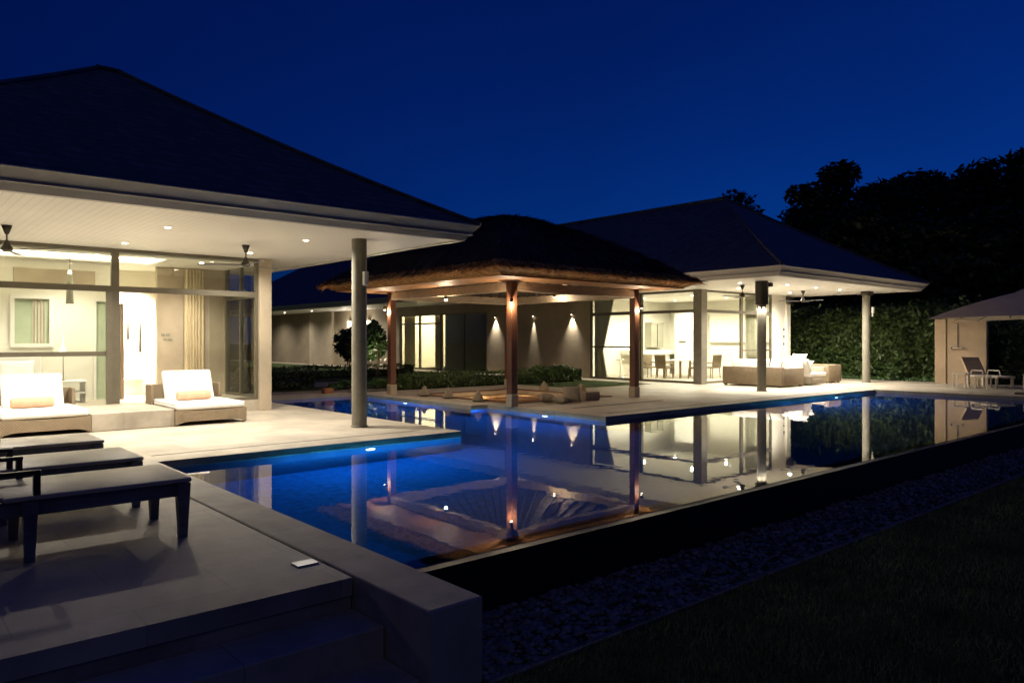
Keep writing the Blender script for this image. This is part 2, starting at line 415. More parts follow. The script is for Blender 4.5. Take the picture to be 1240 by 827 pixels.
# pebbles
ico = bmesh.new(); bmesh.ops.create_icosphere(ico, subdivisions=1, radius=1)
iv = np.array([v.co[:] for v in ico.verts]); ifc = [[v.index for v in f.verts] for f in ico.faces]; ico.free()
vs = []; fs = []; n = 0
for i in range(6500):
    x = 2.95+22*(rng.random()**1.7); y = 3.63+.90*rng.random()
    r = .012+.030*rng.random()**2; s3 = np.array([r*(1+.5*rng.random()), r, r*.6]); a = rng.random()*6.28
    q = iv*s3; q = np.stack([q[:, 0]*math.cos(a)-q[:, 1]*math.sin(a), q[:, 0]*math.sin(a)+q[:, 1]*math.cos(a), q[:, 2]], 1)
    vs.append(q+np.array([x, y, -.541+.026*rng.random()])); fs += [[j+n for j in f] for f in ifc]; n += len(iv)
o = raw('pebbles', np.concatenate(vs), fs, 'pebble'); tag(o, 'grey pebbles filling the channel under the infinity edge', 'pebbles', None, 'stuff')
for f in o.data.polygons: f.use_smooth = True

# inner garden
k = MB(); k.box(7.94, 21.8, 20.8, 70, -.61, -.02); k.box(-12, 7.94, 24, 70, -.61, -.02); k.box(17.8, 21.8, 17.2, 20.8, -.61, -.02)
k.box(11.2, 17.8, 20.3, 20.8, -.61, -.02); k.box(30.9, 60, 2, 40, -.61, -.02)
struct(k, 'garden_lawn', 'grass', 'lawn of the inner garden behind the gazebo', 'lawn')
k = MB(); k.mesh([(8.5, 25.2, -.014), (13.5, 23.2, -.014), (16.5, 24.6, -.014), (10.5, 28.2, -.014)], [(0, 1, 2, 3)])
k.mesh([(8, 20.9, -.014), (13.3, 20.9, -.014), (13.3, 21.9, -.014), (8, 22.4, -.014)], [(0, 1, 2, 3)])
struct(k, 'garden_path', 'soil', 'pale gravel path crossing the inner garden', 'path')

# ------------------------------------------------------------------ buildings
def ring_profile(mb, x0, x1, y0, y1, prof):
    """closed profile (offset, z) swept round a rectangle with mitred corners"""
    cs = [(x0, y0, -1, -1), (x1, y0, 1, -1), (x1, y1, 1, 1), (x0, y1, -1, 1)]
    V = [[mb.bm.verts.new((cx+sx*o, cy+sy*o, z)) for (o, z) in prof] for (cx, cy, sx, sy) in cs]
    n = len(prof)
    for i in range(4):
        A = V[i]; B = V[(i+1) % 4]
        for j in range(n):
            k2 = (j+1) % n; mb.bm.faces.new((A[j], B[j], B[k2], A[k2]))
FASC = [(0, 3.43), (.03, 3.435), (.10, 3.535), (.145, 3.535), (.145, 3.55), (.115, 3.556), (.235, 3.69), (.25, 3.70), (.25, 3.715), (-.06, 3.715), (-.06, 3.43)]
def hip_roof(mb, x0, x1, y0, y1, z0, ridge, bell=.10):
    """hip roof over a rectangle; ridge = ((x,y,z),(x,y,z)); concave swept eaves"""
    (ax, ay, az), (bx, by, bz) = ridge
    N = 7; rings = []
    for i in range(N+1):
        t = i/N; dz = -bell*4*t*(1-t)
        zz = z0+(az-z0)*t+dz
        rings.append([(x0+(ax-x0)*t, y0+(ay-y0)*t, zz), (x1+(bx-x1)*t, y0+((ay if ay == by else ay)-y0)*t, zz),
                      (x1+(bx-x1)*t, y1+(by-y1)*t, zz), (x0+(ax-x0)*t, y1+(by-y1)*t, zz)])
    V = [[mb.bm.verts.new(p) for p in r] for r in rings]
    for a, b in zip(V[:-1], V[1:]):
        for i in range(4): mb.bm.faces.new((a[i], a[(i+1) % 4], b[(i+1) % 4], b[i]))
    mb.bm.faces.new(V[0]); mb.bm.faces.new(V[-1])
def downlight(x, y, z, root, w, ang=165):
    d = MB(); d.lathe([(.062, -.012), (.066, -.004), (.066, .0)], (x, y, z-.002), 20); o = d.build('downlight', 'white', root, 40)
    b = MB(); b.lathe([(.045, -.016), (.045, -.0125)], (x, y, z-.002), 18); b.build('bulb', 'bulb', o)
    spot('downlight_lamp', (x, y, z-.05), (x, y, 0), w, ang, 1.0, WARM, .06)
def window_u(root, y, x0, x1, z0, z1, mull=(), rails=(), fw=.07, depth=.09, pane=True):
    """glazing in a plane of constant y"""
    f = MB(); h = depth/2
    f.box(x0, x0+fw, y-h, y+h, z0, z1); f.box(x1-fw, x1, y-h, y+h, z0, z1)
    f.box(x0+fw, x1-fw, y-h, y+h, z0, z0+fw*.8); f.box(x0+fw, x1-fw, y-h, y+h, z1-fw, z1)
    for mx_ in mull: f.box(mx_-fw/2, mx_+fw/2, y-h+.003, y+h-.003, z0+fw*.8, z1-fw)
    for (rz, rt) in rails: f.box(x0+fw, x1-fw, y-h-.002, y+h+.002, rz-rt/2, rz+rt/2)
    o = f.build('window_frame', 'frame', root)
    if pane:
        g = MB(); g.box(x0+fw*.5, x1-fw*.5, y-.005, y+.005, z0+fw*.4, z1-fw*.5); g.build('pane', 'glass', o)
    return o
def window_v(root, x, y0, y1, z0, z1, mull=(), rails=(), fw=.07, depth=.09, pane=True):
    f = MB(); h = depth/2
    f.box(x-h, x+h, y0, y0+fw, z0, z1); f.box(x-h, x+h, y1-fw, y1, z0, z1)
    f.box(x-h, x+h, y0+fw, y1-fw, z0, z0+fw*.8); f.box(x-h, x+h, y0+fw, y1-fw, z1-fw, z1)
    for my in mull: f.box(x-h+.003, x+h-.003, my-fw/2, my+fw/2, z0+fw*.8, z1-fw)
    for (rz, rt) in rails: f.box(x-h-.002, x+h+.002, y0+fw, y1-fw, rz-rt/2, rz+rt/2)
    o = f.build('window_frame', 'frame', root)
    if pane:
        g = MB(); g.box(x-.005, x+.005, y0+fw*.5, y1-fw*.5, z0+fw*.4, z1-fw*.5); g.build('pane', 'glass', o)
    return o
def drape(mb, p0, p1, z0, z1, amp=.05, waves=7, taper=0.0):
    p0 = Vector((p0[0], p0[1], 0)); p1 = Vector((p1[0], p1[1], 0)); d = p1-p0; nrm = Vector((-d.y, d.x, 0)).normalized()
    n = waves*8; F = []; B = []
    for zz, tp in ((z1, 0), ((z0*2+z1)/3, taper), (z0, taper*.6)):
        F.append([]); B.append([])
        for i in range(n+1):
            t = i/n; tt = t*(1-tp)
            o = p0+d*tt+nrm*(amp*math.sin(t*waves*6.283)+amp*.3*math.sin(t*waves*2.1*6.283+1)); o.z = zz
            F[-1].append(mb.bm.verts.new(o)); B[-1].append(mb.bm.verts.new(o+nrm*.012))
    for q in (F, B):
        for a, b in zip(q[:-1], q[1:]):
            for i in range(n): mb.bm.faces.new((a[i], a[i+1], b[i+1], b[i]))
    for a in (0, -1):
        for i in range(n): mb.bm.faces.new((F[a][i], F[a][i+1], B[a][i+1], B[a][i]))
    for i in (0, -1):
        for a in (0, 1): mb.bm.faces.new((F[a][i], F[a+1][i], B[a+1][i], B[a][i]))
    return mb

# ---- near pavilion
NP = thing('pool_pavilion', (3.5, 15.8, 0), 'white hip roofed pavilion with glazed bedroom on the near terrace, roof edge at left', 'pavilion')
X0, X1, Y0, Y1 = -1.35, 8.35, 11.0, 20.7
ZS = 3.46
s_ = MB(); s_.box(X0+.01, 1.9, Y0+.01, Y1-.01, ZS, ZS+.06); s_.box(1.9, 6.75, Y0+.01, 16.95, ZS, ZS+.06); s_.box(6.75, X1-.01, Y0+.01, Y1-.01, ZS, ZS+.06); s_.box(1.9, 6.75, 18.7, Y1-.01, ZS, ZS+.06)
s_.build('soffit', 'soffit', NP)
f_ = MB(); ring_profile(f_, X0, X1, Y0, Y1, FASC); f_.build('fascia', 'fascia', NP)
r_ = MB(); hip_roof(r_, X0-.245, X1+.245, Y0-.245, Y1+.245, 3.717, ((3.35, 15.75, 6.74), (3.68, 15.75, 6.74)), .09)
rf = r_.build('roof', 'roof', NP)
h_ = MB()
for (cx, cy, ex, ey) in ((X0-.245, Y0-.245, 3.35, 15.75), (X1+.245, Y0-.245, 3.68, 15.75)):
    pts = []
    for i in range(15):
        tt = i/14; pts.append((cx+(ex-cx)*tt, cy+(ey-cy)*tt, 3.717+(6.74-3.717)*tt-.09*4*tt*(1-tt)+.02))
    h_.tube(pts, .045, 8)
h_.tube([(3.3, 15.75, 6.75), (3.73, 15.75, 6.75)], .06, 8)
h_.build('hip_tile', 'roof', rf)
for (cx, cy) in ((6.89, 12.21), (.1, 12.21)):
    c = MB(); c.lathe([(.155, 0), (.155, .03), (.138, .035), (.138, ZS-.001)], (cx, cy, .001), 32); c.build('column', 'column', NP, 40)
c = MB(); c.box(6.80, 7.08, 16.56, 16.84, .001, ZS, bev=.01); c.build('corner_pillar', 'plaster', NP)
fl = MB(); fl.box(-1.2, 6.97, 16.62, 20.6, .001, .25); fl.build('floor', 'deck', NP)
pl = MB(); pl.box(2.98, 4.36, 14.58, 16.61, .001, .315, bev=.012); pl.build('door_step', 'deck', NP)
FZ = .25
window_u(NP, 16.7, -1.2, 3.84, FZ, ZS-.003, rails=((2.64, .12), (1.33, .09)), mull=(1.45,))
window_u(NP, 16.7, 3.84, 6.80, FZ, ZS-.003, rails=((2.64, .12),), fw=.07, pane=False)
gl = MB(); gl.box(5.72, 6.76, 16.695, 16.705, FZ+.05, 2.58); gl.box(3.88, 6.76, 16.695, 16.705, 2.70, 3.40); gl.build('fixed_pane', 'glass', NP)
dr = MB(); dr.box(3.66, 3.77, 16.58, 16.64, FZ+.002, 2.578); dr.box(3.78, 3.95, 16.77, 16.83, FZ+.002, 2.578)
od = dr.build('sliding_door', 'frame', NP)
hd = MB(); hd.box(3.87, 3.90, 16.74, 16.768, 1.15, 1.55, bev=.006); hd.build('door_handle', 'darkmetal', od)
window_v(NP, 6.93, 16.86, 18.95, FZ, ZS-.003, rails=((2.64, .10),), mull=(18.0,))
# interior shell
iw = MB()
iw.box(-1.2, 2.42, 19.0, 19.12, FZ, 3.38); iw.box(2.42, 3.06, 19.0, 19.12, FZ, 1.53); iw.box(2.42, 3.06, 19.0, 19.12, 2.50, 3.38)
iw.box(3.06, 3.98, 19.0, 19.12, FZ, 3.38); iw.box(3.98, 4.42, 19.0, 19.12, 2.48, 3.38); iw.box(-1.32, -1.2, 16.62, 20.6, FZ, 3.38)
iw.box(-1.2, 7.0, 20.6, 20.7, .001, 3.45)
iw.build('interior_wall', 'cream', NP)
iw = MB(); iw.box(5.28, 6.86, 19.0, 19.12, FZ, 3.44); iw.box(6.86, 7.0, 18.97, 20.6, FZ, 3.44); iw.build('feature_wall', 'plaster', NP)
nb = MB(); nb.box(2.40, 3.95, 18.93, 18.998, 2.76, 3.16); nb.build('bulkhead', 'plaster', NP)
wf = MB()
for (a, b, c, d) in ((2.34, 2.42, 1.45, 2.58), (3.06, 3.14, 1.45, 2.58)): wf.box(a, b, 18.95, 18.999, c, d)
wf.box(2.42, 3.06, 18.95, 18.999, 2.50, 2.58); wf.box(2.42, 3.06, 18.95, 18.999, 1.45, 1.53)
wfo = wf.build('inner_window', 'white', NP)
ip = MB(); ip.box(2.42, 3.06, 19.05, 19.065, 1.53, 2.50); ip.build('pane', 'bluepanel', wfo)
drp = MB(); drape(drp, (2.75, 19.03), (3.0, 19.03), 1.54, 2.49, .012, 4); drp.build('blind', 'greycurtain', wfo)
dd = MB(); dd.box(3.98, 4.42, 19.03, 19.07, FZ+.003, 2.478); dd.build('inner_door', 'bluepanel', NP)
dj = MB(); dj.box(3.92, 3.98, 18.96, 18.999, FZ, 2.54); dj.box(3.98, 4.42, 18.96, 18.999, 2.48, 2.54); dj.build('door_frame', 'white', NP)
dd = MB(); dd.box(4.44, 4.50, 18.75, 19.25, FZ+.003, 2.45); dd.build('bathroom_door', 'brownpanel', NP)
# ceiling with a cove tray
ce = MB(); ce.box(-1.2, 6.88, 16.76, 17.2, 3.36, 3.44); ce.box(-1.2, 1.95, 17.2, 19.0, 3.36, 3.44); ce.box(5.0, 6.88, 17.2, 20.6, 3.36, 3.44); ce.box(1.95, 5.0, 18.6, 20.6, 3.36, 3.44)
ce.box(1.7, 5.3, 17.0, 18.95, 3.62, 3.66)
for (a, b, c, d) in ((1.88, 1.95, 17.13, 18.67), (5.0, 5.07, 17.13, 18.67), (1.95, 5.0, 17.13, 17.2), (1.95, 5.0, 18.6, 18.67)): ce.box(a, b, c, d, 3.44, 3.62)
ce.build('ceiling', 'white', NP)
cv = MB()
cv.box(1.97, 4.98, 17.215, 17.235, 3.45, 3.475); cv.box(1.97, 4.98, 18.565, 18.585, 3.45, 3.475); cv.box(1.965, 1.985, 17.24, 18.56, 3.45, 3.475); cv.box(4.965, 4.985, 17.24, 18.56, 3.45, 3.475)
cv.build('cove_light', 'cove', NP)
spot('room_lamp', (3.3, 17.9, 3.3), (3.3, 18.1, 0), 115, 125, 1, WARM, .2)
spot('room_lamp', (0.8, 17.9, 3.3), (.8, 18.2, 0), 110, 125, 1, WARM, .2)
spot('room_lamp', (5.7, 17.9, 3.3), (5.7, 18.3, 0), 85, 120, 1, WARM, .2)
spot('bathroom_lamp', (5.0, 19.9, 3.3), (5.0, 20.35, 0), 420, 105, .6, (1, .90, .70), .12); spot('bathroom_lamp', (4.4, 19.9, 3.3), (4.4, 20.4, 0), 220, 105, .6, (1, .90, .70), .12)
downlight(5.75, 17.3, 3.36, NP, 15)
for lx in (-.9, 1.33, 3.75, 6.17):
    for ly in (12.9, 15.55): downlight(lx, ly, ZS, NP, 195 if ly < 14 else 112, (168 if lx > 5 else 150) if ly < 14 else (165 if lx > 5 else 112))

# ---- far wing
FW = thing('garden_wing', (24.7, 16.5, 0), 'long hip roofed wing with glass dining room behind the far terrace, at the pool end', 'house')
A0, A1, B0, B1 = 19.65, 29.85, 11.0, 58.0
s_ = MB(); s_.box(A0+.01, A1-.01, B0+.01, B1-.01, ZS, ZS+.06); s_.build('soffit', 'soffit', FW)
f_ = MB(); ring_profile(f_, A0, A1, B0, B1, FASC); f_.build('fascia', 'fascia', FW)
r_ = MB()
zr = 7.0
hip_roof(r_, A0-.245, A1+.245, B0-.245, B1+.245, 3.717, ((24.75, 16.1, zr), (24.75, 52.9, zr)), .08)
rf = r_.build('roof', 'roof', FW)
h_ = MB()
for (cx, cy) in ((A0-.245, B0-.245), (A1+.245, B0-.245)):
    pts = [(cx+(24.75-cx)*i/14, cy+(16.1-cy)*i/14, 3.717+(zr-3.717)*i/14-.08*4*(i/14)*(1-i/14)+.02) for i in range(15)]
    h_.tube(pts, .05, 8)
h_.tube([(24.75, 16.0, zr+.02), (24.75, 52.9, zr+.02)], .06, 8)
h_.build('hip_tile', 'roof', rf)
for (cx, cy) in ((21.3, 12.5), (28.75, 12.5)):
    c = MB(); c.lathe([(.16, 0), (.16, .03), (.14, .035), (.14, ZS-.001)], (cx, cy, .001), 28); c.build('column', 'column', FW, 40)
c = MB(); c.box(22.9, 23.26, 15.84, 16.2, .001, ZS, bev=.012); c.build('corner_pillar', 'column', FW)
c = MB(); c.box(22.95, 23.25, 18.78, 19.22, .001, ZS, bev=.012); c.build('side_pillar', 'taupe', FW)
c = MB(); c.box(29.0, 29.3, 15.86, 16.14, .001, ZS, bev=.012); c.build('end_pillar', 'cream', FW)
fl = MB(); fl.box(23.02, 29.2, 16.03, 22.0, .001, .03); fl.build('floor', 'deck', FW)
window_v(FW, 23.07, 16.2, 18.78, .03, ZS-.003, rails=((2.68, .11),))
window_v(FW, 23.07, 19.22, 21.45, .03, ZS-.003, rails=((2.68, .13), (1.33, .06)))
window_u(FW, 16.02, 23.26, 25.8, .03, ZS-.003, rails=((2.68, .11),))
window_u(FW, 16.02, 25.8, 28.0, .03, ZS-.003, rails=((2.68, .11), (1.2, .06)))
sw = MB(); sw.box(28.0, 29.0, 15.95, 16.1, .001, ZS); sw.build('front_wall', 'cream', FW)
for z in (2.05, 1.75, 1.45):
    hl = MB(); hl.box(28.85, 28.93, 15.925, 15.949, z-.05, z+.05, bev=.008); hl.build('switch_plate', 'darkmetal', FW)
iw = MB(); iw.box(29.2, 29.32, 16.1, 22.1, .03, ZS); iw.box(23.2, 29.2, 22.0, 22.1, .03, ZS); iw.build('interior_wall', 'cream', FW)
ce = MB(); ce.box(23.12, 29.19, 16.1, 21.99, 3.38, 3.45); ce.build('ceiling', 'white', FW)
ww = MB(); ww.box(23.0, 23.2, 21.45, 28.3, .001, ZS); ww.box(23.0, 23.2, 36.2, 57.5, .001, ZS); ww.box(23.2, 23.4, 28.2, 28.3, .001, ZS)
ww.build('garden_wall', 'taupe', FW)
ww = MB(); ww.box(22.82, 22.998, 44.0, 47.2, .001, ZS); ww.build('wall_panel', 'plaster', FW)
ww = MB(); ww.box(23.2, 29.3, 22.1, 22.2, .001, ZS); ww.box(29.2, 29.3, 22.2, 57.5, .001, ZS); ww.box(23.2, 29.2, 57.4, 57.5, .001, ZS); ww.box(23.2, 27.2, 31.95, 32.05, .001, ZS); ww.box(23.2, 27.2, 36.4, 36.5, .001, ZS); ww.box(27.2, 27.3, 31.95, 36.5, .001, ZS)
ww.build('inner_partition', 'cream', FW)
window_v(FW, 23.07, 28.3, 30.25, .03, 3.0, rails=()); window_v(FW, 23.07, 30.25, 32.2, .03, 3.0)
window_v(FW, 23.07, 32.2, 34.2, .03, 3.0, rails=((2.5, .08),)); window_v(FW, 23.07, 34.2, 36.2, .03, 3.0, rails=((2.5, .08),))
ww = MB(); ww.box(23.0, 23.14, 28.3, 36.2, 3.0, ZS); ww.build('lintel', 'taupe', FW)
# kitchen fittings fixed to the back walls
kc = MB(); kc.box(27.3, 28.2, 21.6, 21.99, 1.28, 2.35, bev=.01); kc.box(27.3, 28.2, 21.55, 21.99, 2.35, 2.42); ko = kc.build('wall_cabinet', 'oven', FW)
kc = MB(); kc.box(27.72, 27.76, 21.585, 21.6, 1.3, 2.33); kc.build('door_gap', 'darkmetal', ko)
kc = MB(); kc.box(25.6, 29.1, 21.3, 21.99, .95, 1.15, bev=.01); kc.box(27.1, 28.4, 21.4, 21.99, .03, .95); kc.build('kitchen_counter', 'white', FW)
kc = MB(); kc.box(28.5, 29.18, 19.9, 21.2, .03, 2.9, bev=.008); ko = kc.build('tall_cupboard', 'white', FW)
kc = MB(); kc.box(28.46, 28.5, 20.55, 20.95, 1.52, 1.56); kc.build('handle', 'darkmetal', ko)
kc = MB(); kc.box(23.9, 29.19, 16.12, 21.0, 3.30, 3.378) if False else kc.box(29.1, 29.19, 16.3, 19.7, 1.45, 1.52); kc.build('wall_shelf', 'oven', FW)
# column lamp housings
for (lx, ly, w, l) in ((21.3, 12.5, 30, 'far'),):
    lh = MB(); lh.cyl((lx, ly, 2.72), (lx, ly, ZS-.004), .20, .20, 24); lh.build('column_lamp_housing', 'darkmetal', FW, 40)
    for i in range(6):
        a = i*math.pi/3; spot('column_lamp', (lx+.19*math.cos(a), ly+.19*math.sin(a), 2.70), (lx+.10*math.cos(a), ly+.10*math.sin(a), 0), 30, 70, .6, WARM, .02)
cap = MB(); cap.box(28.58, 29.05, 12.36, 12.64, 3.30, ZS-.004, bev=.01); cap.build('column_cap', 'darkmetal', FW)
cap = MB(); cap.box(28.9, 29.25, 15.70, 15.86, 3.1, 3.4, bev=.02); cap.build('corner_speaker', 'darkmetal', FW)
for lx in (21.35, 23.25, 25.2, 27.0): downlight(lx, 12.7 if lx > 21.4 else 13.3, ZS, FW, 350 if lx > 26 else 175, 168 if lx > 26 else 125)
for lx in (23.5, 25.3, 27.1): downlight(lx, 14.7, ZS, FW, 350 if lx > 26 else 175, 168 if lx > 26 else 125)
for (lx, ly) in ((24.8, 17.6), (27.2, 17.6), (24.8, 20.0), (27.2, 20.2)):
    downlight(lx, ly, 3.38, FW, 50); spot('dining_lamp', (lx, ly, 3.32), (lx, ly, 0), 112, 165, .5, (1, .92, .72), .06)
point('lounge_lamp', (25.0, 34.2, 2.6), 120, (1, .84, .56), .2)
for (ly, w, an_) in ((27.6, 26, 74), (24.9, 22, 34), (22.45, 26, 74)):
    lb = MB(); lb.cyl((22.93, ly, 2.70), (22.93, ly, 2.86), .035, .035, 16); lb.box(22.95, 22.998, ly-.02, ly+.02, 2.76, 2.84); lo = lb.build('wall_spotlight', 'taupe', FW, 40)
    b = MB(); b.lathe([(.02, -.006), (.02, 0)], (22.93, ly, 2.698), 14); b.build('bulb', 'bulb', lo)
    spot('wall_wash_lamp', (22.92, ly, 2.66), (22.965, ly, .9), w*5.5, an_, 1, WARM, .015)
for ly in (39.5, 41.8):
    lt = thing('wall_lantern', (22.9, ly, 2.35), 'small glowing box lantern on the far garden wall, ' + ('nearer the red gazebo post' if ly < 40 else 'left of the round column'), 'lantern', 'lanterns on the far garden wall')
    a = MB(); a.box(22.82, 22.97, ly-.12, ly+.12, 2.40, 2.78, bev=.01); a.build('lantern_glass', 'lantern', lt)
    for z in (2.782, 2.36):
        a = MB(); a.box(22.80, 22.997, ly-.14, ly+.14, z, z+.038); a.build('lantern_frame', 'darkmetal', lt)
    point('lantern_lamp', (22.6, ly, 2.5), 14, WARM, .1)
spot('eave_fill', (21.0, 38.0, 3.3), (21.5, 38, 0), 60, 150, .8, WARM, .1)  # spill light without a fixture, added to brighten the garden wall
downlight(20.6, 37.2, ZS, FW, 40)
for ly in (43.5, 47.5, 51.5): downlight(21.2, ly, ZS, FW, 110, 150)  # further soffit downlights, added so the wall's far end gets more light

# curtains hang on their own
cu = drape(MB(), (5.88, 18.9), (6.34, 18.9), FZ+.01, 3.34, .035, 6).build('curtain', 'curtain', None, 60)
tag(cu, 'cream bedroom curtain gathered beside the light switches in the near pavilion', 'curtain')
cu = drape(MB(), (26.5, 16.25), (27.95, 16.25), .04, 3.36, .04, 12).build('curtain', 'greycurtain', None, 60)
tag(cu, 'pale drawn curtain behind the front glazing above the far sofas', 'curtain')
cu = drape(MB(), (23.25, 21.4), (23.25, 20.3), .04, 3.34, .04, 9, .55).build('curtain', 'greycurtain', None, 60)
tag(cu, 'grey curtain tied back at the window beside the taupe wall', 'curtain')
cu = drape(MB(), (23.3, 32.3), (23.3, 33.1), .04, 2.95, .04, 7).build('curtain', 'curtain', None, 60)
tag(cu, 'cream curtain at the right edge of the lit window behind the garden', 'curtain')
cu = drape(MB(), (23.3, 35.0), (23.3, 36.1), .04, 2.95, .04, 9).build('curtain', 'curtain', None, 60)
tag(cu, 'cream curtain at the left edge of the lit window behind the garden', 'curtain')

# ------------------------------------------------------------------ ceiling fans
fan = thing('ceiling_fan', (0, 0, 0), 'dark ceiling fan', 'ceiling fan', 'ceiling fans under the white soffits')
a = MB(); a.lathe([(.075, 0), (.07, -.03), (.03, -.14), (.014, -.15)], (0, 0, -.002), 20); a.build('canopy', 'darkmetal', fan, 40)
a = MB(); a.cyl((0, 0, -.14), (0, 0, -.30), .012, .012, 10); a.build('downrod', 'darkmetal', fan, 40)
a = MB(); a.lathe([(.02, -.24), (.045, -.27), (.06, -.33), (.085, -.36), (.09, -.40), (.05, -.43), (.01, -.435)], (0, 0, 0), 24); a.build('motor', 'darkmetal', fan, 40)
for i in range(3):
    an = i*2*math.pi/3+.35; q = Matrix.Rotation(an, 3, 'Z') @ Matrix.Rotation(R(10), 3, 'X')
    a = MB(); pts = [(.08, .03), (.2, .055), (.85, .07), (.9, .04), (.9, -.03), (.85, -.055), (.2, -.05), (.08, -.03)]
    vv = [q @ Vector((x, y, 0)) + Vector((0, 0, -.39)) for x, y in pts]; n_ = len(vv)
    a.mesh([v+Vector((0, 0, .005)) for v in vv]+[v-Vector((0, 0, .005)) for v in vv], [tuple(range(n_)), tuple(range(2*n_-1, n_-1, -1))]+[(j, (j+1) % n_, n_+(j+1) % n_, n_+j) for j in range(n_)])
    a.build('blade', 'lounge', fan)
place(fan, (5.63, 14.4, ZS), .1); fan['label'] = 'dark ceiling fan on the near soffit, right one above the white chaise'
dup(fan, (1.74, 14.45, ZS), .9, 'dark ceiling fan on the near soffit at the left edge of the photo')
dup(fan, (22.3, 13.8, ZS), .5, 'dark ceiling fan on the far soffit, left of the lamp-lit column')
dup(fan, (26.6, 13.9, ZS), -.1, 'dark ceiling fan on the far soffit in front of the tall hedge')

# speakers and small boxes on columns
a = MB(); a.box(6.875, 6.975, 12.0, 12.085, 2.60, 2.86, bev=.02)
tag(a.build('wall_speaker', 'white', None, 40), 'small white box fixed on the near round column', 'speaker')
a = MB(); a.box(28.84, 28.96, 12.27, 12.37, 2.62, 2.86, bev=.02); a.cyl((28.88, 12.33, 2.5), (28.88, 12.33, 2.62), .03, .03, 10)
tag(a.build('wall_speaker', 'white', None, 40), 'small white box fixed on the far column in front of the hedge', 'speaker')
# air conditioner like bracket on lamp column
a = MB(); a.box(21.44, 21.62, 12.28, 12.46, 3.28, 3.42, bev=.03)
tag(a.build('floodlight', 'darkmetal', None, 40), 'dark floodlight at the top of the lamp-lit far column', 'floodlight')

# ------------------------------------------------------------------ underwater lamps
def pool_lamp(loc, nrm, w, label, spread=1.0):
    o = thing('pool_lamp', loc, label, 'pool lamp', 'lamps under the pool water')
    L0 = Vector(loc); n = Vector(nrm)
    a = MB(); a.cyl(L0-n*.004, L0+n*.02, .11, .10, 24); a.build('lamp_ring', 'chrome', o, 40)
    a = MB(); a.cyl(L0+n*.021, L0+n*.028, .085, .08, 24); a.build('lamp_lens', 'poolbulb', o, 40)
    t_ = Vector((n.y, n.x, 0))
    for (a_, k_) in ((-1.95, .12), (-1.3, .17), (-.65, .22), (0, .28), (.65, .22), (1.3, .17)): point('pool_glow_fill', L0+n*.42+t_*a_*spread+Vector((0, 0, -.10)), w*k_, (.05, .55, 1.0), 0)  # unseen point lights in a row, added to spread the lamp's glow
pool_lamp((6.1, 10.47, -.36), (0, -1, 0), 75, 'glowing white-blue lamp under the edge of the near terrace')
pool_lamp((22.0, 10.47, -.36), (0, -1, 0), 75, 'small blue lamp under the edge of the far terrace by the sofas', 2.2)
pool_lamp((11.72, 12.3, -.36), (-1, 0, 0), 55, 'blue lamp under the gazebo platform, by the front red post')
pool_lamp((11.2, 17.3, -.36), (-1, 0, 0), 40, 'blue lamp under the gazebo platform, by the rear red post')

# ------------------------------------------------------------------ wicker chaises on the near terrace
def pillow_at(w, d, h, loc, eul, name, m, label, cat, group):
    a = MB(); a.pillow(w, d, h); o = a.build(name, m, None, 80); o.location = loc; o.rotation_euler = eul
    return tag(o, label, cat, group)
ch = thing('wicker_chaise', (0, 0, 0), 'wide wicker chaise', 'chaise', 'wicker chaises on the near terrace')
a = MB()
NX = 16
for sgn in (0,):
    # front, sides and back skirts with an arched lower edge
    def skirt(p0, p1, th):
        p0 = Vector(p0); p1 = Vector(p1); d = (p1-p0); nn = Vector((-d.y, d.x, 0)).normalized()*th
        vv = []; 
        for i in range(NX+1):
            t_ = i/NX; lo = .02+.055*min(1, math.sin(math.pi*t_)*2.2); o0 = p0+d*t_
            hi = .29-.02*math.sin(math.pi*t_)
            vv += [o0+Vector((0, 0, lo)), o0+Vector((0, 0, hi)), o0+nn+Vector((0, 0, hi)), o0+nn+Vector((0, 0, lo))]
        ff = []
        for i in range(NX):
            for j in range(4): ff.append((4*i+j, 4*i+(j+1) % 4, 4*i+4+(j+1) % 4, 4*i+4+j))
        ff += [(0, 1, 2, 3), tuple(4*NX+j for j in (3, 2, 1, 0))]
        a.mesh(vv, ff)
    skirt((-.665, 0, 0), (.665, 0, 0), .04); skirt((.665, .041, 0), (.665, 1.95, 0), .04); skirt((-.665, 1.95, 0), (-.665, .041, 0), .04)
    a.box(-.62, .62, .045, 1.95, .235, .268)
a.build('base', 'wicker', ch, 40)
for (lx, ly) in ((-.63, .035), (.63, .035), (-.63, 1.9), (.63, 1.9)):
    a = MB(); a.box(lx-.025, lx+.025, ly-.02, ly+.03, 0, .03); a.build('foot', 'wicker', ch)
a = MB(); a.box(-.70, .70, 1.80, 1.86, .03, .70, bev=.02); a.box(-.70, -.64, 1.45, 1.80, .03, .70, bev=.02); a.box(.64, .70, 1.45, 1.80, .03, .70, bev=.02); a.build('back_frame', 'wicker', ch, 40)
a = MB(); a.box(-.64, .64, .0, 1.78, .285, .40, bev=.05, seg=4); 
for v in a.bm.verts:
    v.co.z += .016*math.sin(v.co.x*5)*math.sin(v.co.y*4+1)
sc0 = a.build('seat_cushion', 'sheet', ch, 70)
a = MB(); rl = [(-.635, .03, .395), (.635, .03, .395), (.635, 1.76, .395), (-.635, 1.76, .395), (-.635, .03, .395)]; a.tube(rl, .008, 8); a.build('piping', 'fabric', sc0)
q = Matrix.Rotation(R(24), 3, 'X')
a = MB(); a.box(-.48, .48, 1.35, 1.47, .36, 1.0, bev=.045, seg=4, rot=Matrix.Rotation(R(-24), 3, 'X')); a.build('back_cushion', 'sheet', ch, 70)
place(ch, (5.02, 14.5, .001), 0); ch['label'] = 'wide wicker chaise with white cushions, right of the stone door step'
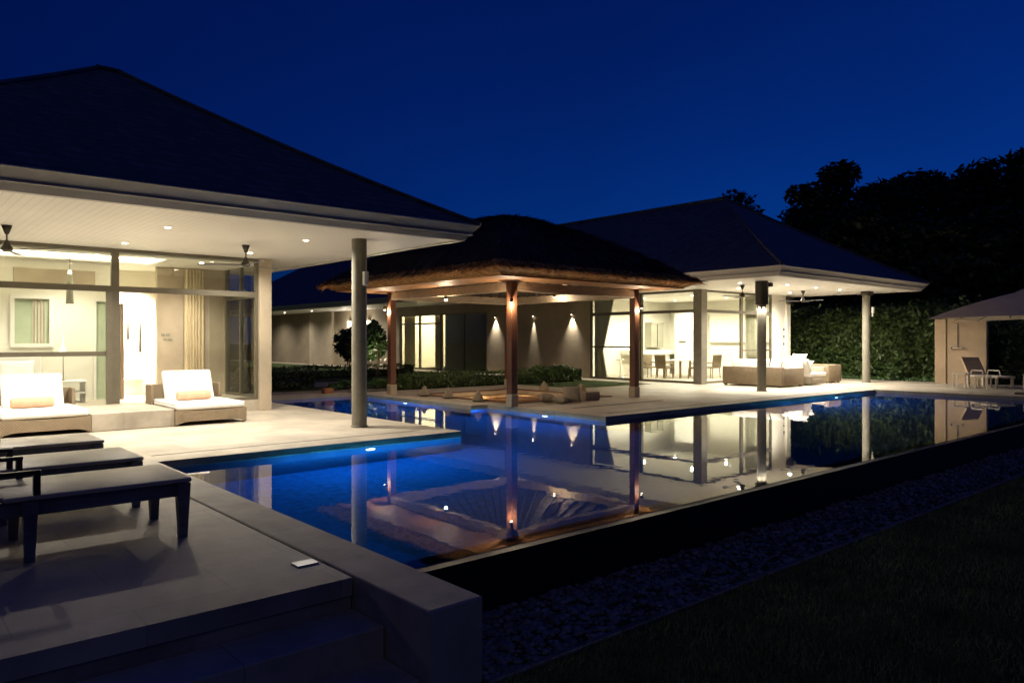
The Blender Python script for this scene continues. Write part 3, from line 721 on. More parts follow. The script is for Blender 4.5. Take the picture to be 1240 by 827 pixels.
dup(ch, (2.31, 14.56, .001), 0, 'wide wicker chaise with white cushions, left of the stone door step')
for (bx, by, lb) in ((5.0, 15.62, 'rolled peach bolster pillow on the right white chaise'), (2.25, 15.66, 'rolled peach bolster pillow on the left white chaise')):
    a = MB(); prof = [(.02, -.33), (.075, -.325), (.092, -.30), (.095, 0), (.092, .30), (.075, .325), (.02, .33)]
    a.lathe(prof, (0, 0, 0), 24); o = a.build('bolster_pillow', 'peach', None, 50); o.location = (bx, by-.12, .495); o.rotation_euler = (0, R(90), R(3))
    tag(o, lb, 'pillow', 'peach bolsters on the chaises')

# ------------------------------------------------------------------ dark loungers in the foreground (foot at local x=0, head towards -x)
ln = thing('sun_lounger', (0, 0, 0), 'dark sun lounger', 'sun lounger', 'dark sun loungers on the lounger terrace')
W = .88
a = MB(); a.box(-1.28, 0, 0, W, .445, .482, bev=.012); a.build('seat_panel', 'sling', ln, 40)
a = MB(); a.box(-2.05, -.04, .045, .105, .33, .443, bev=.006); a.box(-2.05, -.04, W-.105, W-.045, .33, .443, bev=.006); a.box(-.10, -.04, .105, W-.105, .33, .443, bev=.006); a.box(-2.05, -1.99, .105, W-.105, .33, .443); a.build('frame', 'lounge', ln)
def leg(x, y):
    a = MB(); t_ = .05; b_ = .03
    vv = []
    for (z, h) in ((0, b_), (.44, t_)):
        vv += [(x-h, y-h, z), (x+h, y-h, z), (x+h, y+h, z), (x-h, y+h, z)]
    a.mesh(vv, [(3, 2, 1, 0), (4, 5, 6, 7), (0, 1, 5, 4), (1, 2, 6, 5), (2, 3, 7, 6), (3, 0, 4, 7)]); a.build('leg', 'lounge', ln)
for x in (-.062, -1.12, -1.98):
    for y in (.042, W-.042): leg(x, y)
a = MB(); a.box(-.78, 0, 0, W, -.018, .018, bev=.01); o = a.build('backrest', 'sling', ln, 40); o.location = (-1.29, 0, .47); o.rotation_euler.y = R(28)
for y in (.03, W-.03):
    a = MB(); a.box(-1.75, -1.05, y-.028, y+.028, .63, .66, bev=.008); a.box(-1.10, -1.055, y-.022, y+.022, .443, .63); a.box(-1.75, -1.70, y-.022, y+.022, .443, .63); a.build('armrest', 'darkmetal', ln)
place(ln, (2.02, 6.3, .001), 0); ln['label'] = 'dark sun lounger nearest the camera, its whole leg standing by the steps'
dup(ln, (2.03, 7.72, .001), 0, 'dark sun lounger between the nearest and the farthest of the row by the pool kerb')
dup(ln, (2.04, 9.32, .001), 0, 'dark sun lounger of the row closest to the white chaises')

# ------------------------------------------------------------------ gazebo
GZ = thing('thatched_gazebo', (13.9, 16.2, 0), 'open thatched gazebo on red timber posts beside the pool', 'gazebo')
GX0, GX1, GY0, GY1 = 10.12, 17.45, 12.07, 20.25
posts = [(11.75, 13.5), (16.3, 13.5), (11.75, 18.9), (16.3, 18.9)]
for (x, y) in posts:
    a = MB(); a.box(x-.095, x+.095, y-.095, y+.095, .30, 3.2, bev=.01); o = a.build('post', 'redwood', GZ)
    a = MB(); a.box(x-.11, x+.11, y-.11, y+.11, .001, .30, bev=.012); a.build('post_base', 'plaster', o)
a = MB()
a.box(11.66, 11.84, 13.6, 18.8, 2.78, 3.0, bev=.008); a.box(11.85, 16.2, 13.41, 13.59, 2.78, 3.0, bev=.008)
a.box(16.21, 16.39, 13.6, 18.8, 2.78, 3.0, bev=.008); a.box(11.85, 16.2, 18.81, 18.99, 2.78, 3.0, bev=.008)
a.build('beam', 'palewood', GZ)
# flat bamboo-lined eave
a = MB()
a.box(GX0+.34, 11.66, GY0+.34, GY1-.34, 3.02, 3.05); a.box(16.39, GX1-.34, GY0+.34, GY1-.34, 3.02, 3.05); a.box(11.66, 16.39, GY0+.34, 13.41, 3.02, 3.05); a.box(11.66, 16.39, 18.99, GY1-.34, 3.02, 3.05)
a.build('eave_lining', 'rafter', GZ)
def gz_ring(t, off=0):
    ax, bx, ay, by = 13.5, 14.2, 15.85, 16.5; z = 3.20+(5.12-3.20)*(t+.10*4*t*(1-t)*.9) + off
    return [(GX0+(ax-GX0)*t, GY0+(ay-GY0)*t, z), (GX1+(bx-GX1)*t, GY0+(ay-GY0)*t, z), (GX1+(bx-GX1)*t, GY1+(by-GY1)*t, z), (GX0+(ax-GX0)*t, GY1+(by-GY1)*t, z)]
r_ = MB(); N_ = 8; V = [[r_.bm.verts.new(p) for p in gz_ring(i/N_)] for i in range(N_+1)]
low = [r_.bm.verts.new((p[0]+(.34 if p[0] < 14 else -.34), p[1]+(.34 if p[1] < 16 else -.34), 3.052)) for p in gz_ring(0)]
for a_, b_ in zip([low]+V[:-1], V):
    for i in range(4): r_.bm.faces.new((a_[i], a_[(i+1) % 4], b_[(i+1) % 4], b_[i]))
r_.bm.faces.new(V[-1])
# underside pyramid seen in the water, from the post line up
U0 = [(11.66, 13.41, 3.03), (16.39, 13.41, 3.03), (16.39, 18.99, 3.03), (11.66, 18.99, 3.03)]; U1 = [(13.7, 15.9, 4.55), (14.1, 15.9, 4.55), (14.1, 16.45, 4.55), (13.7, 16.45, 4.55)]
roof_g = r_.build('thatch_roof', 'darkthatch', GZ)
u_ = MB(); u_.mesh(U0+U1, [(0, 1, 5, 4), (1, 2, 6, 5), (2, 3, 7, 6), (3, 0, 4, 7), (4, 5, 6, 7)]); u_.build('ceiling_lining', 'gzceil', GZ)
rr = MB()
for i in range(1, 12):
    t_ = i/12
    for (A, B) in ((0, 1), (1, 2), (2, 3), (3, 0)):
        p0 = Vector(U0[A]).lerp(Vector(U0[B]), t_); p1 = Vector(U1[A]).lerp(Vector(U1[B]), t_)
        rr.cyl(p0-Vector((0, 0, .03)), p1-Vector((0, 0, .03)), .03, .03, 8)
rr.build('rafters', 'lounge', GZ)
ob = MB()
for e in range(4):
    A = gz_ring(0)[e]; B = gz_ring(0)[(e+1) % 4]
    def ins(p, dz=0): return (p[0]+(.35 if p[0] < 14 else -.35), p[1]+(.35 if p[1] < 16 else -.35), 3.04)
    def edge(p): return (p[0]+(.006 if p[0] < 14 else -.006), p[1]+(.006 if p[1] < 16 else -.006), p[2]-.012)
    ob.mesh([ins(A), ins(B), edge(B), edge(A)], [(0, 1, 2, 3)])
ob.build('eave_thatch', 'thatch', GZ)
# straw: ragged fringe on the eaves and shaggy surface
vs = []; fs = []
def straw(p, d, l, w_):
    n0 = len(vs); p = np.array(p); d = np.array(d); d = d/np.linalg.norm(d)
    s0 = np.cross(d, rng.normal(size=3)); s0 = s0/np.linalg.norm(s0)*w_
    vs.extend([p-s0, p+s0, p+s0*.3+d*l, p-s0*.3+d*l]); fs.append((n0, n0+1, n0+2, n0+3))
E = gz_ring(0)
for A, B, nx, ny, dens in ((0, 1, 0, -1, 3600), (3, 0, -1, 0, 3600), (1, 2, 1, 0, 900), (2, 3, 0, 1, 700)):
    for i in range(dens):
        t_ = rng.random(); p = [E[A][j]+(E[B][j]-E[A][j])*t_ for j in range(3)]
        o_ = rng.random()*.03
        p = [p[0]-nx*(.20-o_), p[1]-ny*(.20-o_), p[2]+.11+rng.random()*.04]
        clump = .5+.5*math.sin(t_*60+A*2)*math.sin(t_*23+1)
        straw(p, (nx*1.0+rng.normal()*.12, ny*1.0+rng.normal()*.12, -.50-.5*rng.random()), .20+.10*rng.random()+.22*clump*clump*rng.random(), .006+.006*rng.random())
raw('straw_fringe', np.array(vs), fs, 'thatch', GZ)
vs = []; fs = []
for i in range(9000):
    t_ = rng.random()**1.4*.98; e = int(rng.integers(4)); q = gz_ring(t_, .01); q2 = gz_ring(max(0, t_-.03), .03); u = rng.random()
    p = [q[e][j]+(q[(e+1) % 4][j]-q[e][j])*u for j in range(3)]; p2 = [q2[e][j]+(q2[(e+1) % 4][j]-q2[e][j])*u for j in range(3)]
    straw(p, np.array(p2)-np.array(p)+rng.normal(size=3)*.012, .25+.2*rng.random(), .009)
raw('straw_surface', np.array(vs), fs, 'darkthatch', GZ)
# lamps under the beams
def gz_lamp(x, y, z, nm, w, bright=False):
    lb = MB(); lb.cyl((x, y, z), (x, y, z+.10), .04, .045, 14); lo = lb.build('post_lamp', 'darkmetal', GZ, 40)
    b = MB(); b.lathe([(.01, -.022), (.03, -.012), (.032, -.001)], (x, y, z), 14); b.build('bulb', 'brightbulb' if bright else 'dimbulb', lo, 60)
    point('gazebo_lamp', (x, y, z-.07), w, (1, .80, .54), .0)
for (x, y, sx, sy) in ((11.75, 13.5, -1, -1), (16.3, 13.5, 1, -1), (11.75, 18.9, -1, 1), (16.3, 18.9, 1, 1)):
    gz_lamp(x+sx*.15, y+sy*.15, 2.50, 'p', 15)
gz_lamp(11.75, 16.2, 2.68, 'b', 14, True)
gz_lamp(15.9, 16.3, 2.92, 'b', 9)

# sunken seating
a = MB(); th = .06
a.box(PX0-.001, PX1+.001, PY0-.001, PY1+.001, -.50, -.42)
a.box(PX0, PX0+th, PY0, PY1, -.42, -.003); a.box(PX1-th, PX1, PY0, PY1, -.42, -.003); a.box(PX0+th, PX1-th, PY0, PY0+th, -.42, -.003); a.box(PX0+th, PX1-th, PY1-th, PY1, -.42, -.003)
struct(a, 'sunken_pit', 'palewood', 'timber lined sunken seating pit under the gazebo', 'pit')
sc_ = thing('pit_seat', ((PX0+PX1)/2, (PY0+PY1)/2, -.42), 'low orange cushioned bench lining the sunken pit under the gazebo', 'bench seat')
a = MB(); c_ = .6
a.box(PX0+.07, PX0+c_, PY0+.07, PY1-.07, -.42, -.20); a.box(PX1-c_, PX1-.07, PY0+.07, PY1-.07, -.42, -.20); a.box(PX0+c_, PX1-c_, PY1-c_, PY1-.07, -.42, -.20); a.build('bench_base', 'redwood', sc_)
a = MB()
a.box(PX0+.08, PX0+c_+.02, PY0+.08, PY1-.08, -.198, -.10, bev=.03, seg=3); a.box(PX1-c_-.02, PX1-.08, PY0+.08, PY1-.08, -.198, -.10, bev=.03, seg=3); a.box(PX0+c_+.03, PX1-c_-.03, PY1-c_-.02, PY1-.08, -.198, -.10, bev=.03, seg=3); a.build('seat_pad', 'pit', sc_, 60)
tb = thing('low_table', (14.15, 15.9, -.42), 'low timber table in the middle of the sunken pit', 'table')
a = MB(); a.box(13.55, 14.75, 15.3, 16.5, -.10, -.05, bev=.01); a.build('table_top', 'rafter', tb)
for (x, y) in ((13.62, 15.37), (14.68, 15.37), (13.62, 16.43), (14.68, 16.43)):
    a = MB(); a.box(x-.035, x+.035, y-.035, y+.035, -.42, -.102); a.build('leg', 'redwood', tb)
for (x, y) in ((13.2, 17.0), (15.1, 17.0), (14.1, 17.4), (15.2, 15.2), (13.1, 15.2)):
    point('pit_lamp', (x, y, -.03), 1.8, (1, .72, .42), .05)
rim = MB()
rim.box(PX0-.13, PX0-.002, PY0-.13, PY1+.13, .002, .03, bev=.006); rim.box(PX1+.002, PX1+.13, PY0-.13, PY1+.13, .002, .03, bev=.006); rim.box(PX0, PX1, PY0-.13, PY0-.002, .002, .03, bev=.006); rim.box(PX0, PX1, PY1+.002, PY1+.13, .002, .03, bev=.006)
struct(rim, 'pit_rim', 'redwood', 'red timber rim round the sunken pit', 'rim')
def tri_cushion(x, y, rz, label, s=.42):
    a = MB(); L_ = .5; h = s; b = s*.62
    vv = []; 
    for e in (-L_/2, 0, L_/2):
        k_ = 1.0 if e == 0 else .94
        vv += [(-b*k_, e, 0), (b*k_, e, 0), (b*.12, e, h*k_), (-b*.12, e, h*k_)]
    ff = [(0, 1, 2, 3), (8, 11, 10, 9)]
    for i in (0, 4):
        for j in range(4): ff.append((i+j, i+4+j, i+4+(j+1) % 4, i+(j+1) % 4))
    a.mesh(vv, ff); bmesh.ops.bevel(a.bm, geom=a.bm.edges[:], offset=.03, segments=3, profile=.5, affect='EDGES')
    o = a.build('triangle_cushion', 'beigefab', None, 50); o.location = (x, y, .032); o.rotation_euler.z = rz
    return tag(o, label, 'cushion', 'beige triangular cushions round the pit')
tri_cushion(12.1, 15.25, -.64, 'beige triangular cushion at the pit edge nearest the front red post', .27)
tri_cushion(12.12, 16.6, -.64, 'beige triangular cushion midway along the left pit edge', .27)
tri_cushion(12.12, 17.75, -.64, 'beige triangular cushion at the left pit edge nearest the rear red post', .27)
tri_cushion(16.15, 17.0, -.64, 'beige triangular cushion on the far pit edge, left of two', .27)
tri_cushion(16.15, 15.4, -.64, 'beige triangular cushion on the far pit edge, right of two', .27)
pillow_at(.46, .46, .24, (13.7, 13.4, .21), (R(62), 0, R(-40)), 'floor_cushion', 'beigefab', 'large round-shouldered beige floor cushion leaning at the platform front', 'cushion', 'floor cushions under the gazebo')
pillow_at(.42, .42, .20, (13.15, 13.75, .13), (R(12), 0, R(-30)), 'floor_cushion', 'beigefab', 'flat beige floor cushion left of the large leaning one', 'cushion', 'floor cushions under the gazebo')
pillow_at(.38, .38, .18, (13.3, 13.4, .095), (R(5), 0, R(20)), 'floor_cushion', 'beigefab', 'small beige floor cushion in front of the large leaning one', 'cushion', 'floor cushions under the gazebo')
bo = thing('bolster', (14.55, 13.55, 0), 'square beige bolster seat with dark red end right of the floor cushions', 'bolster')
a = MB(); a.box(14.25, 14.78, 13.42, 13.72, .002, .24, bev=.03, seg=3); a.build('bolster_body', 'beigefab', bo, 60)
a = MB(); a.box(14.782, 14.80, 13.44, 13.70, .02, .22); a.build('bolster_end', 'redwood', bo)

# terracotta box on the inlet edge
a = MB(); a.box(10.35, 10.65, 20.4, 20.62, .001, .16, bev=.01); tag(a.build('planter_box', 'terracotta', None), 'small terracotta box on the coping at the back of the inlet', 'planter')

# ------------------------------------------------------------------ far terrace sofas
so = thing('wicker_sofa', (23.75, 14.1, 0), 'long brown wicker sofa with its back to the pool behind the lamp-lit column', 'sofa')
a = MB(); a.box(23.25, 23.42, 12.9, 15.2, .05, .68, bev=.02); a.build('sofa_back', 'wicker', so, 40)
for y in (12.9, 15.02):
    a = MB(); a.box(23.43, 24.75, y, y+.18, .05, .64, bev=.02); a.build('sofa_arm', 'wicker', so, 40)
a = MB(); a.box(23.43, 24.72, 13.09, 15.01, .05, .30, bev=.01); a.build('sofa_base', 'wicker', so, 40)
a = MB(); a.box(23.45, 24.70, 13.1, 14.04, .302, .44, bev=.04, seg=3); a.box(23.45, 24.70, 14.06, 15.0, .302, .44, bev=.04, seg=3); a.build('seat_cushion', 'fabric', so, 60)
for (x, y) in ((23.32, 13.0), (23.32, 15.1), (24.65, 13.0), (24.65, 15.1)):
    a = MB(); a.box(x-.04, x+.04, y-.04, y+.04, .001, .05); a.build('foot', 'darkmetal', so)
for i, (y, tl) in enumerate(((13.35, 20), (13.85, 16), (14.3, 22), (14.8, 15))):
    pillow_at(.52, .52, .20, (23.66, y, .70), (0, R(-90+tl), R(8*(i-1.5))), 'throw_pillow', 'sheet', 'white throw pillow on the brown wicker sofa, ' + ('nearest the lamp-lit column', 'second from the lamp-lit column', 'third from the lamp-lit column', 'nearest the corner pillar')[i], 'pillow', 'white pillows on the long sofa')
db = thing('daybed', (25.9, 13.4, 0), 'white cushioned daybed with raised end between the two wicker pieces', 'daybed')
a = MB(); a.box(25.2, 26.35, 12.9, 13.9, .04, .30, bev=.02); a.build('base', 'palewicker', db, 40)
a = MB(); a.box(25.18, 26.37, 12.88, 13.92, .302, .44, bev=.045, seg=4); a.build('seat_cushion', 'sheet', db, 60)
a = MB(); a.box(25.05, 25.25, 12.9, 13.9, .35, .95, bev=.05, seg=4, rot=Matrix.Rotation(R(-28), 3, 'Y')); a.build('back_cushion', 'sheet', db, 60)
pillow_at(.6, .6, .22, (24.95, 13.3, .78), (0, R(-62), R(10)), 'throw_pillow', 'sheet', 'large white pillow leaning at the left of the daybed', 'pillow', 'white pillows on the daybed')
pillow_at(.6, .6, .22, (25.35, 13.45, .86), (0, R(-58), R(-6)), 'throw_pillow', 'sheet', 'large white pillow leaning on the daybed back, the right one', 'pillow', 'white pillows on the daybed')
pillow_at(.55, .55, .2, (25.55, 13.3, .66), (0, R(-50), R(-6)), 'throw_pillow', 'sheet', 'white pillow lying lowest on the daybed seat', 'pillow', 'white pillows on the daybed')
s2 = thing('wicker_settee', (27.6, 13.9, 0), 'pale brown wicker settee end next to the daybed, in front of the hedge', 'settee')
a = MB(); a.box(27.0, 28.0, 13.1, 13.28, .05, .68, bev=.02); a.build('sofa_arm', 'wicker', s2, 40)
a = MB(); a.box(27.85, 28.02, 13.29, 15.3, .05, .68, bev=.02); a.build('sofa_back', 'wicker', s2, 40)
a = MB(); a.box(27.0, 27.84, 13.29, 15.3, .05, .60, bev=.02); a.build('sofa_base', 'palewicker', s2, 40)
for (x, y) in ((27.06, 13.2), (27.95, 13.2), (27.06, 15.2), (27.95, 15.2)):
    a = MB(); a.box(x-.04, x+.04, y-.04, y+.04, .001, .05); a.build('foot', 'darkmetal', s2)

# ------------------------------------------------------------------ dining set
dt = thing('dining_table', (26.3, 19.0, .03), 'white dining table inside the glass room', 'dining table')
a = MB(); a.box(25.3, 27.3, 18.5, 19.5, .74, .78, bev=.01); a.build('table_top', 'white', dt)
for (x, y) in ((25.4, 18.6), (27.2, 18.6), (25.4, 19.4), (27.2, 19.4)):
    a = MB(); a.box(x-.035, x+.035, y-.035, y+.035, .03, .74); a.build('leg', 'brownpanel', dt)
dc = thing('dining_chair', (0, 0, 0), 'brown wicker dining chair', 'chair', 'wicker dining chairs in the glass room')
a = MB(); a.box(-.25, .25, -.25, .25, .40, .47, bev=.02); a.build('seat', 'wicker', dc, 40)
a = MB(); a.box(-.27, .27, -.30, -.24, .42, .97, bev=.02, rot=Matrix.Rotation(R(6), 3, 'X')); a.build('backrest', 'wicker', dc, 40)
for s1 in (-1, 1):
    a = MB(); a.box(s1*.27-.025, s1*.27+.025, -.24, .2, .60, .65, bev=.01); a.box(s1*.27-.02, s1*.27+.02, .15, .2, .42, .60); a.build('armrest', 'wicker', dc)
    for y in (-.23, .23):
        a = MB(); a.cyl((s1*.22, y, .40), (s1*.24, y*1.08, 0), .026, .018, 10); a.build('leg', 'brownpanel', dc)
place(dc, (24.93, 19.05, .031), R(-90)); dc['label'] = 'brown wicker dining chair at the head of the table, back turned to the garden'
dup(dc, (25.15, 20.0, .031), R(160), 'brown wicker dining chair at the back of the table, leftmost seen')
dup(dc, (25.75, 18.05, .031), R(8), 'brown wicker dining chair just left of the corner pillar')
dup(dc, (26.75, 18.0, .031), R(-5), 'brown wicker dining chair seen right of the corner pillar')
dup(dc, (26.2, 19.95, .031), R(178), 'brown wicker dining chair behind the table, second from the left')
va = thing('vase', (27.0, 19.0, .78), 'small vase with dark twigs on the dining table', 'vase')
a = MB(); a.lathe([(.05, 0), (.08, .06), (.06, .16), (.035, .2), (.04, .22)], (27.0, 19.0, .782), 18); a.build('vase_body', 'ceramic', va, 50)
a = MB()
for i in range(14):
    an = rng.random()*6.28; rr_ = .08+.16*rng.random(); a.cyl((27.0, 19.0, .98), (27.0+rr_*math.cos(an), 19+rr_*math.sin(an), 1.15+.2*rng.random()), .006, .004, 5)
a.build('twigs', 'leafdark', va)
st = thing('bar_stool', (24.3, 20.9, .031), 'slim pale stool by the side window of the dining room', 'stool')
a = MB(); a.lathe([(.16, .72), (.17, .74), (.16, .77)], (24.3, 20.9, .031), 20); a.build('seat', 'white', st, 40)
a = MB(); a.cyl((24.3, 20.9, .06), (24.3, 20.9, .75), .02, .02, 10); a.lathe([(.18, 0), (.17, .02), (.03, .04)], (24.3, 20.9, .031), 20); a.build('pedestal', 'chrome', st, 40)

# ------------------------------------------------------------------ bedroom furniture
be = thing('bed', (1.9, 18.2, FZ), 'white bed seen through the glass behind the left chaise', 'bed')
a = MB(); a.box(.9, 2.75, 17.5, 18.88, FZ+.02, FZ+.30, bev=.02); a.build('bed_base', 'white', be)
a = MB(); a.box(.88, 2.77, 17.48, 18.88, FZ+.302, FZ+.52, bev=.06, seg=4); a.build('mattress', 'sheet', be, 60)
a = MB(); a.box(.8, 2.9, 18.90, 18.97, FZ+.02, FZ+1.0, bev=.02); a.build('headboard', 'white', be)
pillow_at(.66, .42, .18, (2.42, 18.68, FZ+.72), (R(75), 0, 0), 'bed_pillow', 'sheet', 'white pillow propped on the bed behind the left chaise', 'pillow', None)
nt_ = thing('night_table', (3.3, 18.5, FZ), 'white open-sided night table inside the glass', 'side table')
a = MB(); a.box(3.0, 3.65, 18.2, 18.8, FZ+.44, FZ+.48, bev=.006); a.build('table_top', 'white', nt_)
a = MB(); a.box(3.61, 3.648, 18.2, 18.8, FZ+.002, FZ+.438); a.build('side_panel', 'white', nt_)
a = MB(); a.box(3.002, 3.04, 18.2, 18.8, FZ+.002, FZ+.438); a.build('side_panel', 'white', nt_)
a = MB(); a.box(3.045, 3.605, 18.2, 18.8, FZ+.20, FZ+.235); a.build('shelf', 'white', nt_)
tl = thing('table_lamp', (3.22, 18.4, FZ+.48), 'slender glass table lamp with drop-shaped shade on the white night table', 'lamp')
a = MB(); a.lathe([(.07, 0), (.07, .015), (.015, .03), (.012, .50), (.02, .52)], (3.22, 18.4, FZ+.482), 18); a.build('stem', 'chrome', tl, 40)
a = MB(); a.lathe([(.02, .52), (.075, .56), (.08, .61), (.05, .70), (.02, .78), (.008, 1.02)], (3.22, 18.4, FZ+.482), 20); a.build('lamp_shade', 'softglow', tl, 60)
pe = thing('pendant_lamp', (3.24, 17.8, 2.36), 'dark tapered pendant lamp hanging above the bed side', 'lamp')
a = MB(); a.cyl((3.24, 17.8, 3.08), (3.24, 17.8, 3.60), .006, .006, 6); a.build('cord', 'black', pe)
a = MB(); a.lathe([(.078, 2.36), (.072, 2.40), (.055, 2.75), (.042, 2.98)], (3.24, 17.8, 0), 22); a.build('lamp_shade', 'oven', pe, 40)
a = MB(); a.lathe([(.042, 2.982), (.042, 3.03), (.02, 3.07)], (3.24, 17.8, 0), 18); a.build('lamp_cap', 'softglow', pe, 40)
# hooks with hanging things in the bathroom, switches
for (x, z0, z1, lb) in ((4.82, 1.62, 2.05, 'dark hanging brush on the bright bathroom wall, upper'), (4.70, 1.22, 1.60, 'dark hanging brush on the bright bathroom wall, lower left'), (5.10, 1.30, 2.02, 'long dark handle hanging on the bright bathroom wall at right')):
    a = MB(); a.cyl((x+.2, 20.52, z0), (x+.2, 20.52, z1), .028, .022, 10); a.cyl((x+.2, 20.52, z1-.02), (x+.2, 20.598, z1), .01, .01, 8)
    tag(a.build('wall_hanging', 'darkmetal', None, 40), lb, 'wall hanging', 'dark hangings on the bathroom wall')
for (x, z) in ((5.42, 1.74), (5.53, 1.74), (5.47, 1.62), (5.58, 1.62)):
    a = MB(); a.box(x-.045, x+.045, 18.985, 18.999, z-.03, z+.03, bev=.004); a.build('switch_plate', 'oven', NP)
bs = thing('bathroom_bench', (4.9, 20.2, FZ), 'white box bench in the bright bathroom doorway', 'bench')
a = MB(); a.box(4.75, 5.25, 20.05, 20.5, FZ+.002, FZ+.35, bev=.01); a.build('bench_box', 'white', bs)
a = MB(); a.box(4.74, 5.26, 20.04, 20.5, FZ+.352, FZ+.40, bev=.008); a.build('bench_top', 'white', bs)

# ------------------------------------------------------------------ pool end: shower wall, umbrella, furniture
sh = thing('shower_wall', (30.45, 9.8, 0), 'free-standing beige shower wall by the end of the pool', 'wall')
a = MB(); a.box(30.4, 30.62, 8.97, 10.67, .001, 2.39, bev=.008); a.build('wall_slab', 'tan', sh)
a = MB(); a.box(30.34, 30.399, 10.28, 10.66, .001, 2.375, bev=.006); a.build('wall_pilaster', 'tan', sh)
a = MB(); y_ = 9.9; a.cyl((30.36, y_, 1.33), (30.36, y_, 2.22), .016, .016, 12); a.cyl((30.36, y_, 2.22), (30.1, y_, 2.26), .012, .012, 10); a.lathe([(.09, 0), (.085, .015), (.01, .03)], (30.1, y_, 2.23), 18)
a.build('shower_pipe', 'chrome', sh, 40)
a = MB(); a.cyl((30.33, y_-.16, 1.31), (30.33, y_+.16, 1.31), .022, .022, 12); a.lathe([(.045, 0), (.045, .06)], (30.33, y_-.19, 1.28), 12); a.lathe([(.045, 0), (.045, .06)], (30.33, y_+.19, 1.28), 12)
a.build('shower_tap', 'chrome', sh, 40)
um = thing('garden_umbrella', (26.0, 6.5, 0), 'large square pale canvas umbrella at the right edge of the photo', 'umbrella')
a = MB(); hw = 2.1; ap = (26, 6.5, 3.12); n_ = 10
def um_pt(e, t, u, dz=0):
    c = [(-1, -1), (1, -1), (1, 1), (-1, 1)]; A = c[e]; B = c[(e+1) % 4]
    x = A[0]+(B[0]-A[0])*u; y = A[1]+(B[1]-A[1])*u
    return Vector((26+hw*x*t, 6.5+hw*y*t, 3.12-.88*t+.06*math.sin(math.pi*t)-.05*t*math.sin(math.pi*u)*-1+dz))
for e in range(4):
    for (dz, fl_) in ((0, 0), (-.012, 1)):
        g_ = [[a.bm.verts.new(um_pt(e, max(.03, i/n_), j/n_, dz)) for j in range(n_+1)] for i in range(n_+1)]
        for i in range(n_):
            for j in range(n_): a.bm.faces.new((g_[i][j], g_[i+1][j], g_[i+1][j+1], g_[i][j+1]))
a.build('canopy', 'parasol', um, 30)
a = MB(); 
for e in range(4):
    g_ = [[a.bm.verts.new(um_pt(e, max(.02, i/4*.16), j/4, .09-.02*i)) for j in range(5)] for i in range(5)]
    for i in range(4):
        for j in range(4): a.bm.faces.new((g_[i][j], g_[i+1][j], g_[i+1][j+1], g_[i][j+1]))
a.build('vent_cap', 'parasol', um, 30)
a = MB(); a.cyl((26, 6.5, .05), (26, 6.5, 3.1), .03, .03, 14); a.build('pole', 'lounge', um, 40)
a = MB(); a.box(25.65, 26.35, 6.15, 6.85, .001, .07, bev=.02); a.build('base', 'rough_stone', um)
for i in range(8):
    an = i*math.pi/4+math.pi/4; L_ = hw*(1.414 if i % 2 == 0 else 1.0)
    a = MB(); a.cyl((26, 6.5, 3.03), (26+L_*math.cos(an)*.98, 6.5+L_*math.sin(an)*.98, 2.225), .011, .011, 6); a.build('rib', 'lounge', um)
wl = thing('white_lounger', (0, 0, 0), 'pale lounger with raised back in front of the shower wall', 'sun lounger')
a = MB(); a.box(-.33, .33, -1.3, .02, .34, .40, bev=.012); a.build('seat_panel', 'canvas', wl)
a = MB(); a.box(-.33, .33, -.03, .03, -.02, .70, bev=.012); o = a.build('backrest', 'tan', wl); o.location = (0, .05, .40); o.rotation_euler.x = R(-32)
for (x, y) in ((-.28, -1.2), (.28, -1.2), (-.28, .1), (.28, .1)):
    a = MB(); a.box(x-.035, x+.035, y-.035, y+.035, .001, .339); a.build('leg', 'canvas', wl)
for x in (-.31, .31):
    a = MB(); a.tube([(x, -.65, .40), (x, -.60, .56), (x, -.1, .56), (x, -.05, .40)], .018, 8); a.build('armrest', 'canvas', wl, 40)
place(wl, (29.3, 8.9, 0), R(-35))
def side_table(x, y, label, w_=.42, h=.48):
    o = thing('side_table', (x, y, 0), label, 'side table', 'pale side tables by the shower wall')
    a = MB(); a.box(x-w_/2, x+w_/2, y-w_/2, y+w_/2, h-.035, h, bev=.008); a.build('table_top', 'canvas', o)
    for sx in (-1, 1):
        for sy in (-1, 1):
            a = MB(); a.box(x+sx*(w_/2-.03)-.025, x+sx*(w_/2-.03)+.025, y+sy*(w_/2-.03)-.025, y+sy*(w_/2-.03)+.025, .001, h-.036); a.build('leg', 'canvas', o)
    return o
side_table(28.1, 9.05, 'pale side table in front of the shower taps'); side_table(28.15, 8.4, 'pale side table under the lounger back', .4, .42); side_table(28.5, 7.05, 'pale side table with a bottle at the right edge', .5, .5)
a = MB(); a.lathe([(.035, 0), (.04, .02), (.04, .15), (.014, .2), (.014, .27)], (28.45, 7.25, .502), 16); tag(a.build('bottle', 'ceramic', None, 50), 'slim white bottle on the rightmost side table', 'bottle')
a = MB(); a.lathe([(.05, 0), (.06, .1), (.05, .11)], (28.5, 6.95, .502), 16); tag(a.build('cup', 'ceramic', None, 50), 'pale cup beside the white bottle', 'cup')

